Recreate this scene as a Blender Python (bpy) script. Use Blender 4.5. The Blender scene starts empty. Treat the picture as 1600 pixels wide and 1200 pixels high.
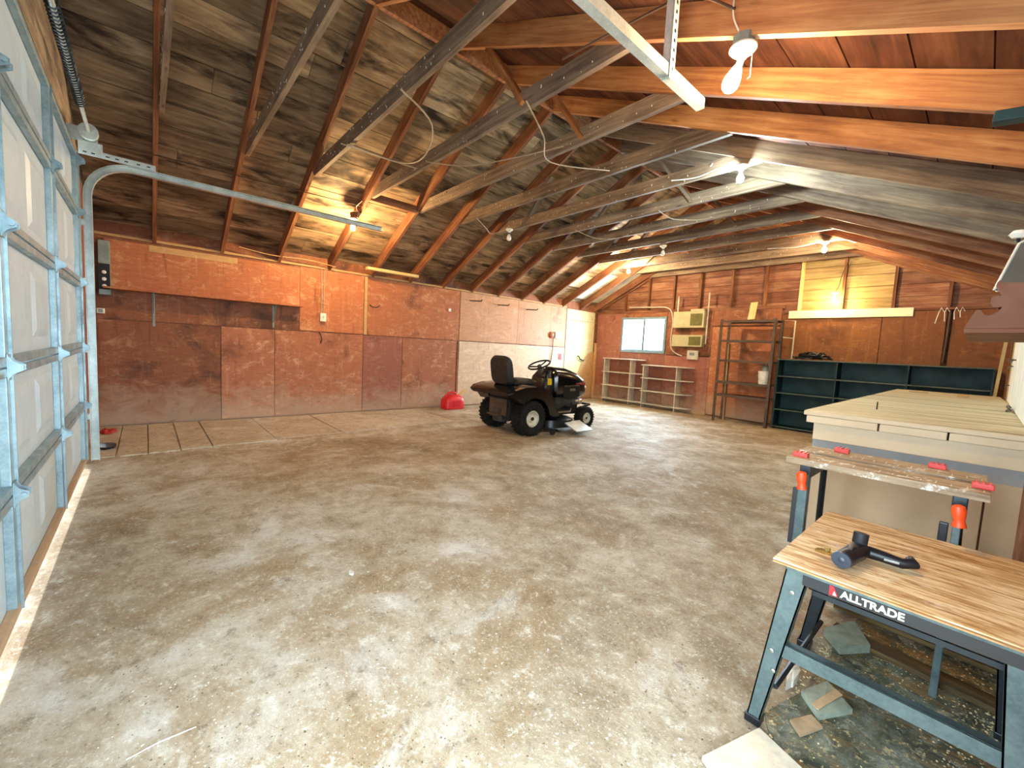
import bpy, bmesh, math, random
from mathutils import Vector, Matrix
R = math.radians
rnd = random.Random(7)
S = bpy.context.scene
COL = S.collection

# ------------------------------------------------------------------ camera, world, lights, exposure
cam_d = bpy.data.cameras.new('camera'); cam = bpy.data.objects.new('camera', cam_d); COL.objects.link(cam)
cam_d.sensor_width = 36; cam_d.lens = 652.63 / 1600 * 36; cam_d.clip_start = .05; cam_d.clip_end = 200
_a, _b, _c = R(-48.606), R(4.736), R(2.9356)
_f = Vector((math.sin(_a) * math.cos(_b), math.cos(_a) * math.cos(_b), -math.sin(_b)))
_r = Vector((math.cos(_a), -math.sin(_a), 0)); _u = _r.cross(_f)
_r2 = _r * math.cos(_c) + _u * math.sin(_c); _u2 = _u * math.cos(_c) - _r * math.sin(_c)
m = Matrix((_r2, _u2, -_f)).transposed().to_4x4(); m.translation = (0, 0, 1.22)
cam.matrix_world = m; S.camera = cam

W = bpy.data.worlds.new('overcast_sky'); S.world = W; W.use_nodes = True
bg = W.node_tree.nodes['Background']; bg.inputs[0].default_value = (.72, .88, 1, 1); bg.inputs[1].default_value = 6.0

XR_ = .24
def area(name, loc, rot, sx, sy, power, col):
    l = bpy.data.lights.new(name, 'AREA'); l.shape = 'RECTANGLE'; l.size = sx; l.size_y = sy
    l.energy = power; l.color = col
    o = bpy.data.objects.new(name, l); o.location = loc; o.rotation_euler = rot; COL.objects.link(o); return o
# bluish fill lamps added outside two unseen doorways; daylight lamp at the far window
area('doorway_fill', (-.45, -2.4, 1.5), (R(86), 0, R(4)), 2.4, 2.4, 70, (.46, .75, 1))
area('side_doorway_fill', (XR_ + 2.4, .32, 1.4), (R(88), 0, R(90)), 2.4, 2.4, 80, (.46, .75, 1))
area('daylight_window', (-5.69, 9.5, 1.74), (R(-72), 0, 0), 1.1, .8, 190, (.66, .86, 1))
sun_d = bpy.data.lights.new('low_sun', 'SUN'); sun_d.energy = 6; sun_d.angle = R(.6); sun_d.color = (1, .97, .92)
sun = bpy.data.objects.new('low_sun', sun_d); COL.objects.link(sun); sun.rotation_euler = Vector((-.74, -.66, .225)).to_track_quat('Z', 'Y').to_euler()
BULB_WARM = 210.0; BULB_COOL = 60.0
S.view_settings.view_transform = 'Standard'; S.view_settings.look = 'None'
S.view_settings.exposure = 1.27; S.view_settings.gamma = 1; S.view_settings.use_curve_mapping = False
S.cycles.use_denoising = True; S.cycles.max_bounces = 8; S.cycles.diffuse_bounces = 5
S.cycles.sample_clamp_indirect = 6; S.cycles.caustics_reflective = False; S.cycles.caustics_refractive = False

# ------------------------------------------------------------------ helpers: objects
def tag(o, label=None, cat=None, group=None, kind=None):
    if label: o['label'] = label
    if cat: o['category'] = cat
    if group: o['group'] = group
    if kind: o['kind'] = kind
    return o
def thing(name, label, cat, loc=(0, 0, 0), rz=0, group=None, rot=None):
    o = bpy.data.objects.new(name, None); o.empty_display_size = .1; COL.objects.link(o)
    o.location = loc; o.rotation_euler = rot or (0, 0, rz)
    return tag(o, label, cat, group)
def link(name, me, mat, parent=None, loc=(0, 0, 0), rot=None):
    o = bpy.data.objects.new(name, me); COL.objects.link(o); o.location = loc
    if rot is not None: o.rotation_euler = rot
    if mat is not None and not me.materials: me.materials.append(mat)
    if parent: o.parent = parent
    return o
def obj(name, bm, mat, parent=None, loc=(0, 0, 0), rot=None, smooth=False, recenter=True):
    """link bmesh; origin moved to the middle of the bounding box so object coords are local"""
    bmesh.ops.recalc_face_normals(bm, faces=bm.faces[:])
    off = Vector((0, 0, 0))
    if recenter and len(bm.verts):
        lo = Vector([min(v.co[i] for v in bm.verts) for i in range(3)]); hi = Vector([max(v.co[i] for v in bm.verts) for i in range(3)])
        off = (lo + hi) / 2
        bmesh.ops.translate(bm, verts=bm.verts[:], vec=-off)
    me = bpy.data.meshes.new(name); bm.to_mesh(me); bm.free()
    if smooth:
        for p in me.polygons: p.use_smooth = True
        try: me.set_sharp_from_angle(angle=R(38))
        except Exception: pass
    return link(name, me, mat, parent, Vector(loc) + off, rot)
def copy_tree(o, parent=None):
    c = o.copy(); COL.objects.link(c)
    if parent: c.parent = parent
    for ch in list(o.children): copy_tree(ch, c)
    return c
def B(): return bmesh.new()
def abox(bm, lo, hi, M=None, bev=0, jit=0):
    r = bmesh.ops.create_cube(bm, size=1)['verts']
    c = [(lo[i] + hi[i]) / 2 for i in range(3)]; s = [hi[i] - lo[i] for i in range(3)]
    for v in r: v.co = Vector([c[i] + v.co[i] * s[i] for i in range(3)])
    if bev:
        es = list({e for v in r for e in v.link_edges})
        g = bmesh.ops.bevel(bm, geom=es, offset=bev, segments=2, affect='EDGES', profile=.6)
        r = list({v for f in g['faces'] for v in f.verts} | {v for v in r if v.is_valid})
    if M:
        for v in r: v.co = M @ v.co
    return r
def box(name, lo, hi, mat, parent=None, bev=0, rc=True):
    bm = B(); abox(bm, lo, hi, bev=bev); return obj(name, bm, mat, parent, recenter=rc)
_beam_cache = {}
def frame(p0, p1, up=(0, 0, 1)):
    p0, p1 = Vector(p0), Vector(p1); x = (p1 - p0).normalized(); up = Vector(up)
    y = up.cross(x)
    if y.length < 1e-5: y = Vector((0, 1, 0)).cross(x)
    y.normalize(); z = x.cross(y)
    return Matrix((x, y, z)).transposed()
def beam(name, p0, p1, w, h, mat, parent=None, up=(0, 0, 1), bev=0):
    """box from p0 to p1 along its own X; w = width (local Y), h = height (local Z)"""
    p0, p1 = Vector(p0), Vector(p1); L = (p1 - p0).length
    bm = B(); abox(bm, (-L / 2, -w / 2, -h / 2), (L / 2, w / 2, h / 2), bev=bev)
    o = obj(name, bm, mat, parent, recenter=False)
    o.location = (p0 + p1) / 2; o.rotation_euler = frame(p0, p1, up).to_euler(); return o
def tube(bm, pts, r, n=8, cap=True, closed=False):
    pts = [Vector(p) for p in pts]; rs = r if isinstance(r, (list, tuple)) else [r] * len(pts)
    rings = []; N = len(pts); prev = None
    for i, p in enumerate(pts):
        if closed: t = pts[(i + 1) % N] - pts[i - 1]
        else: t = pts[min(i + 1, N - 1)] - pts[max(i - 1, 0)]
        t.normalize()
        if prev is None:
            a = t.orthogonal().normalized()
        else:
            a = prev - t * prev.dot(t)
            a = a.normalized() if a.length > 1e-6 else t.orthogonal().normalized()
        prev = a; b = t.cross(a)
        rings.append([bm.verts.new(p + (a * math.cos(2 * math.pi * k / n) + b * math.sin(2 * math.pi * k / n)) * rs[i]) for k in range(n)])
    M = N if closed else N - 1
    for i in range(M):
        A, Bq = rings[i], rings[(i + 1) % N]
        for k in range(n):
            bm.faces.new((A[k], A[(k + 1) % n], Bq[(k + 1) % n], Bq[k]))
    if cap and not closed:
        bm.faces.new(rings[0][::-1]); bm.faces.new(rings[-1])
def lathe(bm, prof, n=24, axis='z', c=(0, 0, 0), cap=True, M=None):
    rings = []; c = Vector(c)
    for r, h in prof:
        ring = []
        for k in range(n):
            a = 2 * math.pi * k / n; u, v = r * math.cos(a), r * math.sin(a)
            p = Vector((u, v, h)) if axis == 'z' else Vector((h, u, v)) if axis == 'x' else Vector((v, h, u))
            if M: p = M @ p
            ring.append(bm.verts.new(p + c))
        rings.append(ring)
    for A, Q in zip(rings, rings[1:]):
        for k in range(n): bm.faces.new((A[k], A[(k + 1) % n], Q[(k + 1) % n], Q[k]))
    if cap:
        if prof[0][0] > 1e-5: bm.faces.new(rings[0][::-1])
        if prof[-1][0] > 1e-5: bm.faces.new(rings[-1])
def prism(bm, poly, d0, d1, axis='y'):
    """poly: 2-D points; axis y: (x,z) at y=d0..d1; x: (y,z); z: (x,y)"""
    f = {'y': lambda p, d: (p[0], d, p[1]), 'x': lambda p, d: (d, p[0], p[1]), 'z': lambda p, d: (p[0], p[1], d)}[axis]
    a = [bm.verts.new(f(p, d0)) for p in poly]; b = [bm.verts.new(f(p, d1)) for p in poly]; n = len(poly)
    bm.faces.new(a); bm.faces.new(b[::-1])
    for k in range(n): bm.faces.new((a[k], a[(k + 1) % n], b[(k + 1) % n], b[k]))
def loft(bm, secs, n=24, cap=True):
    """secs: list of (centre, half u, half v, exponent, udir, vdir)"""
    rings = []
    for c, hu, hv, e, ud, vd in secs:
        c = Vector(c); ud = Vector(ud); vd = Vector(vd); ring = []
        for k in range(n):
            a = 2 * math.pi * k / n; ca, sa = math.cos(a), math.sin(a)
            ring.append(bm.verts.new(c + ud * hu * math.copysign(abs(ca) ** (2 / e), ca) + vd * hv * math.copysign(abs(sa) ** (2 / e), sa)))
        rings.append(ring)
    for A, Q in zip(rings, rings[1:]):
        for k in range(n): bm.faces.new((A[k], A[(k + 1) % n], Q[(k + 1) % n], Q[k]))
    if cap: bm.faces.new(rings[0][::-1]); bm.faces.new(rings[-1])

# ------------------------------------------------------------------ helpers: materials
def s2l(c):
    return tuple([(x / 12.92 if x <= .04045 else ((x + .055) / 1.055) ** 2.4) for x in c[:3]]) + (1,)
def rgb(h): return s2l([int(h[i:i + 2], 16) / 255 for i in (0, 2, 4)])
class NT:
    def __init__(s, name):
        s.m = bpy.data.materials.new(name); s.m.use_nodes = True; s.t = s.m.node_tree; s.n = s.t.nodes
        s.p = s.n['Principled BSDF']
    def add(s, t, **kw):
        x = s.n.new(t)
        for k, v in kw.items(): setattr(x, k, v)
        return x
    def set(s, x, k, v):
        if hasattr(v, 'links'): s.t.links.new(v, x.inputs[k])
        else: x.inputs[k].default_value = v
    def noise(s, vec, scale, detail=6, rough=.6, dist=0):
        x = s.add('ShaderNodeTexNoise'); s.set(x, 'Vector', vec); x.inputs['Scale'].default_value = scale
        x.inputs['Detail'].default_value = detail; x.inputs['Roughness'].default_value = rough; x.inputs['Distortion'].default_value = dist
        return x.outputs[0]
    def ramp(s, fac, stops):
        x = s.add('ShaderNodeValToRGB'); s.set(x, 0, fac); e = x.color_ramp.elements
        while len(e) < len(stops): e.new(.5)
        for i, (p, c) in enumerate(stops):
            e[i].position = p; e[i].color = c if len(c) == 4 else (*c, 1)
        return x.outputs[0]
    def mix(s, f, a, b, mode='MIX'):
        x = s.add('ShaderNodeMix', data_type='RGBA', blend_type=mode)
        s.set(x, 0, f); s.set(x, 6, a); s.set(x, 7, b); return x.outputs[2]
    def math(s, op, a, b=0.0, c=None):
        x = s.add('ShaderNodeMath', operation=op); s.set(x, 0, a); s.set(x, 1, b)
        if c is not None: s.set(x, 2, c)
        return x.outputs[0]
    def mapr(s, v, a, b, c=0, d=1):
        x = s.add('ShaderNodeMapRange'); s.set(x, 0, v)
        for i, q in enumerate((a, b, c, d)): x.inputs[i + 1].default_value = q
        return x.outputs[0]
    def objco(s, off=37.0):
        tc = s.add('ShaderNodeTexCoord'); oi = s.add('ShaderNodeObjectInfo')
        v = s.add('ShaderNodeVectorMath', operation='SCALE'); v.inputs[0].default_value = (1, .73, .41)
        mu = s.math('MULTIPLY', oi.outputs['Random'], off); s.t.links.new(mu, v.inputs['Scale'])
        ad = s.add('ShaderNodeVectorMath', operation='ADD'); s.set(ad, 0, tc.outputs['Object']); s.set(ad, 1, v.outputs[0])
        s.rand = oi.outputs['Random']; return ad.outputs[0]
    def world(s): return s.add('ShaderNodeNewGeometry').outputs['Position']
    def sc(s, vec, sx, sy, sz):
        x = s.add('ShaderNodeMapping'); s.set(x, 'Vector', vec); x.inputs['Scale'].default_value = (sx, sy, sz); return x.outputs[0]
    def bump(s, h, st=.3, d=.01):
        x = s.add('ShaderNodeBump'); x.inputs['Strength'].default_value = st; x.inputs['Distance'].default_value = d
        s.set(x, 'Height', h); s.t.links.new(x.outputs[0], s.p.inputs['Normal'])
    def out(s, col, rough=.8, metal=0, spec=.3):
        s.set(s.p, 'Base Color', col); s.set(s.p, 'Roughness', rough); s.p.inputs['Metallic'].default_value = metal
        s.p.inputs['Specular IOR Level'].default_value = spec; return s.m
_mc = {}
def plain(h, rough=.5, metal=0, spec=.4, var=.12, scale=9, bump=0):
    k = ('p', h, rough, metal, spec, var, scale, bump)
    if k in _mc: return _mc[k]
    t = NT('paint_' + h); v = t.objco(); n = t.noise(v, scale, 5)
    c = rgb(h); d = tuple(x * (1 - 2 * var) for x in c[:3]) + (1,); e = tuple(min(1, x * (1 + var)) for x in c[:3]) + (1,)
    col = t.ramp(n, [(.3, d), (.7, e)])
    if bump: t.bump(t.noise(v, 120, 3), bump, .002)
    _mc[k] = t.out(col, t.mapr(n, .3, .7, min(1, rough * 1.15), rough * .85), metal, spec); return _mc[k]
def wood(name, dark, mid, light, grain=1.0, spread=.5, rough=.75, stain=None, knots=True, bump=.25, amt=.5, fine=14):
    """grain runs along the object's own X"""
    t = NT(name); v = t.objco(); g = t.sc(v, .9 * grain, fine * grain, fine * grain)
    n1 = t.noise(g, 2.2, 8, .65, .6); n2 = t.noise(v, 1.7, 4, .55, .3)
    f = t.math('ADD', t.math('MULTIPLY', n1, .62), t.math('MULTIPLY', n2, .38))
    col = t.ramp(f, [(.30, rgb(dark)), (.48, rgb(mid)), (.66, rgb(light))])
    if stain:
        n3 = t.noise(t.sc(v, 1.2, 3, 3), 1.4, 6, .6, .4)
        col = t.mix(t.mapr(n3, .5, .66, 0, amt), col, rgb(stain))
    if knots:
        w = t.add('ShaderNodeTexVoronoi'); t.set(w, 'Vector', t.sc(v, 1.4, 5, 5)); w.inputs['Scale'].default_value = 1.3
        col = t.mix(t.mapr(w.outputs['Distance'], .03, .11, .75, 0), col, rgb(dark))
    br = t.mapr(t.rand, 0, 1, 1 - spread * .5, 1 + spread * .35)
    hb = t.add('ShaderNodeHueSaturation'); t.set(hb, 'Color', col); t.set(hb, 'Value', br)
    t.bump(n1, bump, .004); return t.out(hb.outputs[0], t.mapr(n2, .3, .7, rough, rough * .8))
def ply(name, base, worn, dark, worn_at=.56, dark_at=.40, rough=.7, grain_axis='h', scale=1.0, amt=.85):
    t = NT(name); v = t.objco(91.0)
    big = t.noise(v, 1.6 * scale, 5, .6, .5); med = t.noise(t.sc(v, 1, 1, 2.2), 3.4 * scale, 7, .68, 1.0)
    fine = t.noise(t.sc(v, 3, 3, 30) if grain_axis == 'h' else t.sc(v, 30, 30, 3), 2.5, 6, .7)
    sp = t.noise(v, 26, 6, .75, .2)
    b = rgb(base); col = t.ramp(fine, [(.28, tuple(x * .76 for x in b[:3])), (.5, b), (.74, tuple(min(1, x * 1.2) for x in b[:3]))])
    col = t.mix(t.mapr(t.math('ADD', t.math('MULTIPLY', med, .7), t.math('MULTIPLY', sp, .3)), worn_at, worn_at + .12, 0, amt), col, rgb(worn))
    col = t.mix(t.mapr(big, dark_at, dark_at - .14, 0, .8), col, rgb(dark))
    drip = t.noise(t.sc(v, 11, 11, .9), 1.6, 5, .6, .2)
    col = t.mix(t.mapr(drip, .58, .76, 0, .45), col, rgb(worn)); col = t.mix(t.mapr(drip, .40, .27, 0, .5), col, rgb(dark))
    # dust and splash wear rising from the floor
    sx = t.add('ShaderNodeSeparateXYZ'); t.set(sx, 0, t.world()); ww = t.noise(t.sc(t.world(), 1, 1, 1.6), 2.6, 8, .7, .8)
    hz = t.math('ADD', sx.outputs[2], t.math('MULTIPLY', ww, -1.3))
    col = t.mix(t.mapr(hz, -.55, -.12, .7, 0), col, rgb('b59c84'))
    wb_ = t.noise(t.sc(t.world(), 1, 1, 1.2), 5.5, 9, .78, .6); col = t.mix(t.mapr(wb_, .56, .64, 0, .55), col, rgb(worn)); col = t.mix(t.mapr(wb_, .41, .34, 0, .45), col, rgb(dark))
    hb = t.add('ShaderNodeHueSaturation'); t.set(hb, 'Color', col); t.set(hb, 'Value', t.mapr(t.rand, 0, 1, .88, 1.12))
    t.bump(t.math('ADD', fine, sp), .25, .003); return t.out(hb.outputs[0], t.mapr(sp, .3, .7, rough, rough * .75))
def metal(name, base, dark, rough=.45, met=.6, scale=7, rust=None):
    t = NT(name); v = t.objco(); n = t.noise(v, scale, 6, .65); s = t.noise(v, 90, 4, .6)
    col = t.ramp(t.math('ADD', t.math('MULTIPLY', n, .7), t.math('MULTIPLY', s, .3)), [(.32, rgb(dark)), (.62, rgb(base))])
    if rust: col = t.mix(t.mapr(t.noise(v, 3.2, 7, .7), .56, .66, 0, .8), col, rgb(rust))
    t.bump(s, .08, .002); return t.out(col, t.mapr(n, .3, .7, rough * 1.2, rough * .8), met, .5)
def emit(name, col, st):
    t = NT(name); t.out((*col, 1), .3); t.p.inputs['Emission Color'].default_value = (*col, 1); t.p.inputs['Emission Strength'].default_value = st; return t.m
def glass(name='window_glass'):
    t = NT(name); tr = t.add('ShaderNodeBsdfTransparent'); tr.inputs[0].default_value = (.95, .98, 1, 1); gl = t.add('ShaderNodeBsdfGlossy'); gl.inputs['Roughness'].default_value = .03
    mx = t.add('ShaderNodeMixShader'); mx.inputs[0].default_value = .07; t.t.links.new(tr.outputs[0], mx.inputs[1]); t.t.links.new(gl.outputs[0], mx.inputs[2])
    t.t.links.new(mx.outputs[0], t.n['Material Output'].inputs['Surface']); return t.m

M_deck = wood('roof_deck_wood', '352a20', '937a5e', 'c8ae8a', 1.0, .75, stain='231812', amt=.92, fine=7)
M_deckr = wood('roof_deck_red_wood', '24110d', '552e20', '784c36', 1.0, .6, stain='241410', fine=7)
M_raft = wood('rafter_wood', '4a2c1e', '88563a', 'b48058', 1.0, .3)
M_raftr = wood('rafter_fir_wood', '6b3c22', 'a46a40', 'c8925e', 1.0, .3)
M_tie = wood('tie_wood', '40322a', '7c6654', 'a48e74', 1.0, .35)
M_pale = wood('pale_timber', 'a98a50', 'd3b878', 'ead79e', 1.0, .15, knots=False)
M_stud = wood('stud_wood', '3c2013', '74452c', '9a6a45', 1.0, .3)
M_gable = wood('gable_board_wood', '48281c', '8c5840', 'b08462', .8, .35, stain='5a2c20')
M_gabley = wood('gable_board_pale_wood', '6e5434', 'a08458', 'c0a678', .8, .25)
M_red = ply('plywood_red', 'a8694a', 'd0a27c', '5a3526', .53, .43, amt=.9)
M_red2 = ply('plywood_dark_red', '8e5638', 'b68460', '402418', .54, .48)
M_orange = ply('plywood_orange', 'b06a44', 'd4a274', '6a3c26', .53, .40)
M_cream = ply('plywood_cream', 'ceb296', 'e4d2b8', '9a7858', .50, .33, amt=.7)
M_pinkish = ply('plywood_faded', 'ba8a68', 'd4ac8a', '8a5a40', .56, .36)
M_mauve = ply('plywood_mauve', '985e4c', 'bc8a70', '5e362c', .56, .40)
M_yell = ply('plywood_yellow', '865028', 'ac7840', '553018', .57, .38)
M_door = ply('door_paint', 'd8cc98', 'ece6c6', 'b08a50', .52, .36, amt=.8)
M_tan = ply('tan_board', 'c49a66', 'd8b486', '8e6640', .6, .3)
M_galv = metal('galvanized_steel', 'a9bcc0', '75898f', .42, .55)
M_galvw = metal('white_track_steel', 'd8dcd2', 'a4aaa4', .38, .35)
M_panel = metal('door_panel_paint', 'c6d2d6', 'b0bcc0', .45, .0, 2.5)
M_greybox = metal('grey_enamel', '8f9a90', '6f7a70', .5, .2)
M_white = plain('e8e2d4', .5)
M_porc = plain('f2eee2', .25, spec=.5, var=.03)
M_cable = plain('b09a80', .6)
M_cabled = plain('4a3428', .6)
M_black = plain('15161a', .35, spec=.5)
M_blackm = plain('1c1c1e', .6)
M_gloss = plain('0b0c0f', .16, spec=.7, var=.05)
M_tire = plain('191716', .8, spec=.25, var=.25, scale=30, bump=.5)
M_rim = plain('c9c2ae', .4)
M_seat = plain('2b2523', .65, var=.1, bump=.2)
M_redp = plain('d8242c', .38, spec=.5, var=.08)
M_redo = plain('f0501e', .4, spec=.5, var=.06)
M_yel = plain('d8b42a', .5)
M_shelfw = plain('cdc4b2', .6)
M_rack = metal('brown_rack_enamel', '6a5646', '46382e', .5, .3)
M_green = plain('17383a', .55, var=.2, scale=4)
M_greene = plain('5a6358', .6, var=.2)
M_beigebox = plain('b9ae86', .55, var=.08)
M_dkopen = plain('6a6432', .7)
M_bench = plain('d6bc98', .6, var=.07, scale=3)
M_benchp = plain('c2a684', .65, var=.09, scale=2.5)
M_benchg = plain('948e88', .6, var=.1, scale=4)
M_wbsteel = metal('workbench_steel', '5e6c6a', '3c4a4a', .42, .35)
M_wbdark = metal('workbench_dark_steel', '20292e', '12171a', .4, .3)
M_scroll = plain('75401c', .6, var=.1)
M_cloth = plain('d9d2c2', .9)
M_card = plain('b09472', .9, var=.2)
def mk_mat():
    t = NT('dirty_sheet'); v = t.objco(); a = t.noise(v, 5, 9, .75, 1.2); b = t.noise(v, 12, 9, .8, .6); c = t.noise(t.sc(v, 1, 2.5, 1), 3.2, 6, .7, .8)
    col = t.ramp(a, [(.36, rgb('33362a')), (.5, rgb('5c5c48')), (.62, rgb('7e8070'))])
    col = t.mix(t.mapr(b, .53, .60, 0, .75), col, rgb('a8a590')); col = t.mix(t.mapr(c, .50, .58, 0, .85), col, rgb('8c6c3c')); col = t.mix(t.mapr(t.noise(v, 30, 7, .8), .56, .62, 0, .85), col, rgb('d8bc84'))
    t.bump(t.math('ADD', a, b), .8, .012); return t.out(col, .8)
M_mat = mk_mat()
M_tarp = plain('8f9684', .7, var=.25)
M_red_rag = plain('b03024', .8)
M_blue = plain('2b3440', .35, spec=.6)
M_brass = metal('brass', 'c9a763', '8a6c3a', .3, .9)
M_silver = metal('bare_steel', 'b8b8b4', '80807c', .3, .9)
M_glass = glass()
M_dirtwood = wood('dirty_timber', '2c2012', '54401f', '8a6c3c', 1.0, .2)
def mk_plytop():
    t = NT('worn_plywood_top'); v = t.objco()
    g = t.sc(v, 1.6, 13, 10); w = t.noise(g, 2.1, 9, .7, 1.6); w2 = t.noise(t.sc(v, 3, 30, 10), 3, 6, .7); b = t.noise(v, 3, 4)
    f = t.math('ADD', t.math('MULTIPLY', w, .7), t.math('MULTIPLY', w2, .3))
    col = t.ramp(f, [(.36, rgb('744a22')), (.445, rgb('b58450')), (.52, rgb('dbbb8c')), (.62, rgb('f2dfbe'))])
    col = t.mix(t.mapr(b, .54, .64, 0, .5), col, rgb('b08448')); col = t.mix(t.mapr(t.noise(t.sc(v, 2, 5, 5), 2.2, 8, .75, .6), .54, .62, 0, .6), col, rgb('f0e2c6')); t.bump(f, .35, .004); return t.out(col, .6)
M_plytop = mk_plytop()
def mk_benchtop():
    t = NT('worn_bench_top'); v = t.objco()
    w = t.noise(t.sc(v, .35, 12, 12), 2.0, 8, .65, .25); b = t.noise(t.sc(v, .5, 3, 3), 1.6, 6, .65, .2)
    col = t.ramp(w, [(.30, rgb('7a6a50')), (.43, rgb('b4a582')), (.56, rgb('d4c8a8')), (.72, rgb('e6dfc6'))])
    col = t.mix(t.mapr(b, .44, .34, 0, .6), col, rgb('8c8060')); t.bump(w, .4, .004); return t.out(col, .65)
M_btop = mk_benchtop()
def mk_floor(slab=False):
    t = NT('concrete_slab' if slab else 'concrete_floor'); v = t.world()
    a = t.noise(v, .55, 6, .62, .6); b = t.noise(v, 2.3, 8, .7, .5); c = t.noise(v, 11, 10, .8); d = t.noise(v, 60, 8, .8); e = t.noise(v, 210, 4, .8)
    f = t.math('ADD', t.math('MULTIPLY', a, .45), t.math('MULTIPLY', b, .55))
    col = t.ramp(f, [(.36, rgb('7e684c')), (.455, rgb('a08c70')), (.53, rgb('b8a88e')), (.62, rgb('d2cabc'))])
    if slab: col = t.mix(.45, col, rgb('cfc0a4'))
    # dirt film, thickest in the middle of the garage
    dirt = t.noise(t.sc(v, 1, .8, 1), 1.05, 7, .68, .9)
    col = t.mix(t.mapr(dirt, .49, .60, 0, .2 if slab else .62), col, rgb('94744c'))
    pale = t.noise(v, .9, 7, .72, 1.2)
    col = t.mix(t.mapr(pale, .58, .66, 0, .6), col, rgb('d9d5cb'))
    col = t.mix(t.mapr(c, .46, .36, 0, .7), col, rgb('6e5a40')); col = t.mix(t.mapr(c, .54, .64, 0, .65), col, rgb('e0dac8'))
    col = t.mix(t.mapr(d, .55, .65, 0, .75), col, rgb('e6e2d6')); col = t.mix(t.mapr(d, .43, .34, 0, .8), col, rgb('54442f'))
    vo = t.add('ShaderNodeTexVoronoi'); vo.feature = 'DISTANCE_TO_EDGE'; t.set(vo, 'Vector', t.mix(.12, v, t.noise(v, 1.7, 5))); vo.inputs['Scale'].default_value = .42
    crack = t.mapr(vo.outputs['Distance'], .001, .004, .10, 0)
    if not slab: col = t.mix(crack, col, rgb('4c3d2a'))
    oil = t.noise(t.sc(v, 1.2, 1.2, 1), .8, 3, .5, .3)
    col = t.mix(t.mapr(oil, .30, .22, 0, .5), col, rgb('4e402e'))
    h = t.math('ADD', t.math('MULTIPLY', b, .6), t.math('ADD', t.math('MULTIPLY', c, .5), t.math('ADD', t.math('MULTIPLY', d, .30), t.math('MULTIPLY', e, .1))))
    t.bump(h, .75, .022); return t.out(col, t.mapr(f, .35, .65, .8, .55), 0, .35)
M_floor = mk_floor(); M_slab = mk_floor(True)

# ------------------------------------------------------------------ the shell
XL, XR, YF, YB = -7.12, .24, -.45, 9.22
RX, RZ, ZL = -3.688, 4.046, 2.33
SLL, SLR = .5, .453      # left slope, right slope        # underside of rafters: ridge, left plate
def zr(x): return RZ - (SLL if x < RX else SLR) * abs(x - RX)
floor = tag(box('floor', (XL - .3, YF - .02, -.2), (XR + .3, YB + .4, 0), M_floor, rc=False), kind='structure')
gnd = tag(box('ground', (-40, -40, -.3), (40, 50, -.205), plain('8f8a80', .9)), kind='structure')
apron = tag(box('driveway', (-9, -7, -.19), (4, YF - .02, -.02), plain('c9c6be', .85)), kind='structure')
# raised slab strip along the left wall: tiles one by one
for i, (y0, y1) in enumerate([(-.44, -.235), (-.225, .0), (.012, .255), (.267, .53), (.542, 1.16), (1.172, 1.95), (1.962, 2.8), (2.815, 3.8)]):
    bm = B(); x1 = -5.42 - .06 * max(0, y0) - (.06 if i > 4 else 0)
    abox(bm, (XL + .01, y0, -.02), (x1 + rnd.uniform(-.02, .02), y1, .014 + rnd.uniform(-.004, .004) - i * .0008), bev=.004)
    obj('floor_slab', bm, M_slab, floor)

ceil = tag(bpy.data.objects.new('ceiling', None), kind='structure'); COL.objects.link(ceil)
H = .180
for s in (-1, 1):      # outer roof skin
    xe = XL - .35 if s < 0 else XR + .35
    bm = B(); z0 = RZ + H + .035; ze = z0 - (SLL if s < 0 else SLR) * abs(xe - RX)
    prism(bm, [(RX, z0), (xe, ze), (xe, ze + .05), (RX, z0 + .05)], YF - .3, YB + .3)
    obj('roof_cover', bm, M_stud, ceil)
nrow = 21; sl = math.sqrt(1.25)
for s in (-1, 1):
    xe = (XL - .2) if s < 0 else (XR + .2); span = abs(xe - RX)
    nr = 15
    for r_ in range(nr):
        u0, u1 = r_ / nr, (r_ + 1) / nr
        xc = RX + (xe - RX) * (u0 + u1) / 2; zc = zr(xc) + H + .013 + rnd.uniform(-.002, .003)
        wd = span / nr * (sl if s < 0 else math.sqrt(1 + SLR ** 2)) - rnd.uniform(.004, .010)
        y = YF - .2; first = rnd.uniform(.8, 3.2)
        while y < YB + .2:
            y2 = min(y + first, YB + .25); first = rnd.uniform(2.4, 3.9)
            n = Vector(((SLL if s < 0 else SLR) * s, 0, 1)).normalized()
            beam('roof_board', (xc, y + .002, zc), (xc, y2 - .002, zc), wd, .02, M_deck if s < 0 else M_deckr, ceil, up=n)
            y = y2
RAFT = [.09, .80, 1.50, 2.22, 2.94, 3.65, 4.35, 5.03, 5.72, 6.42, 7.12, 7.80, 8.48, 9.08]
perp = .07 * sl
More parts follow.
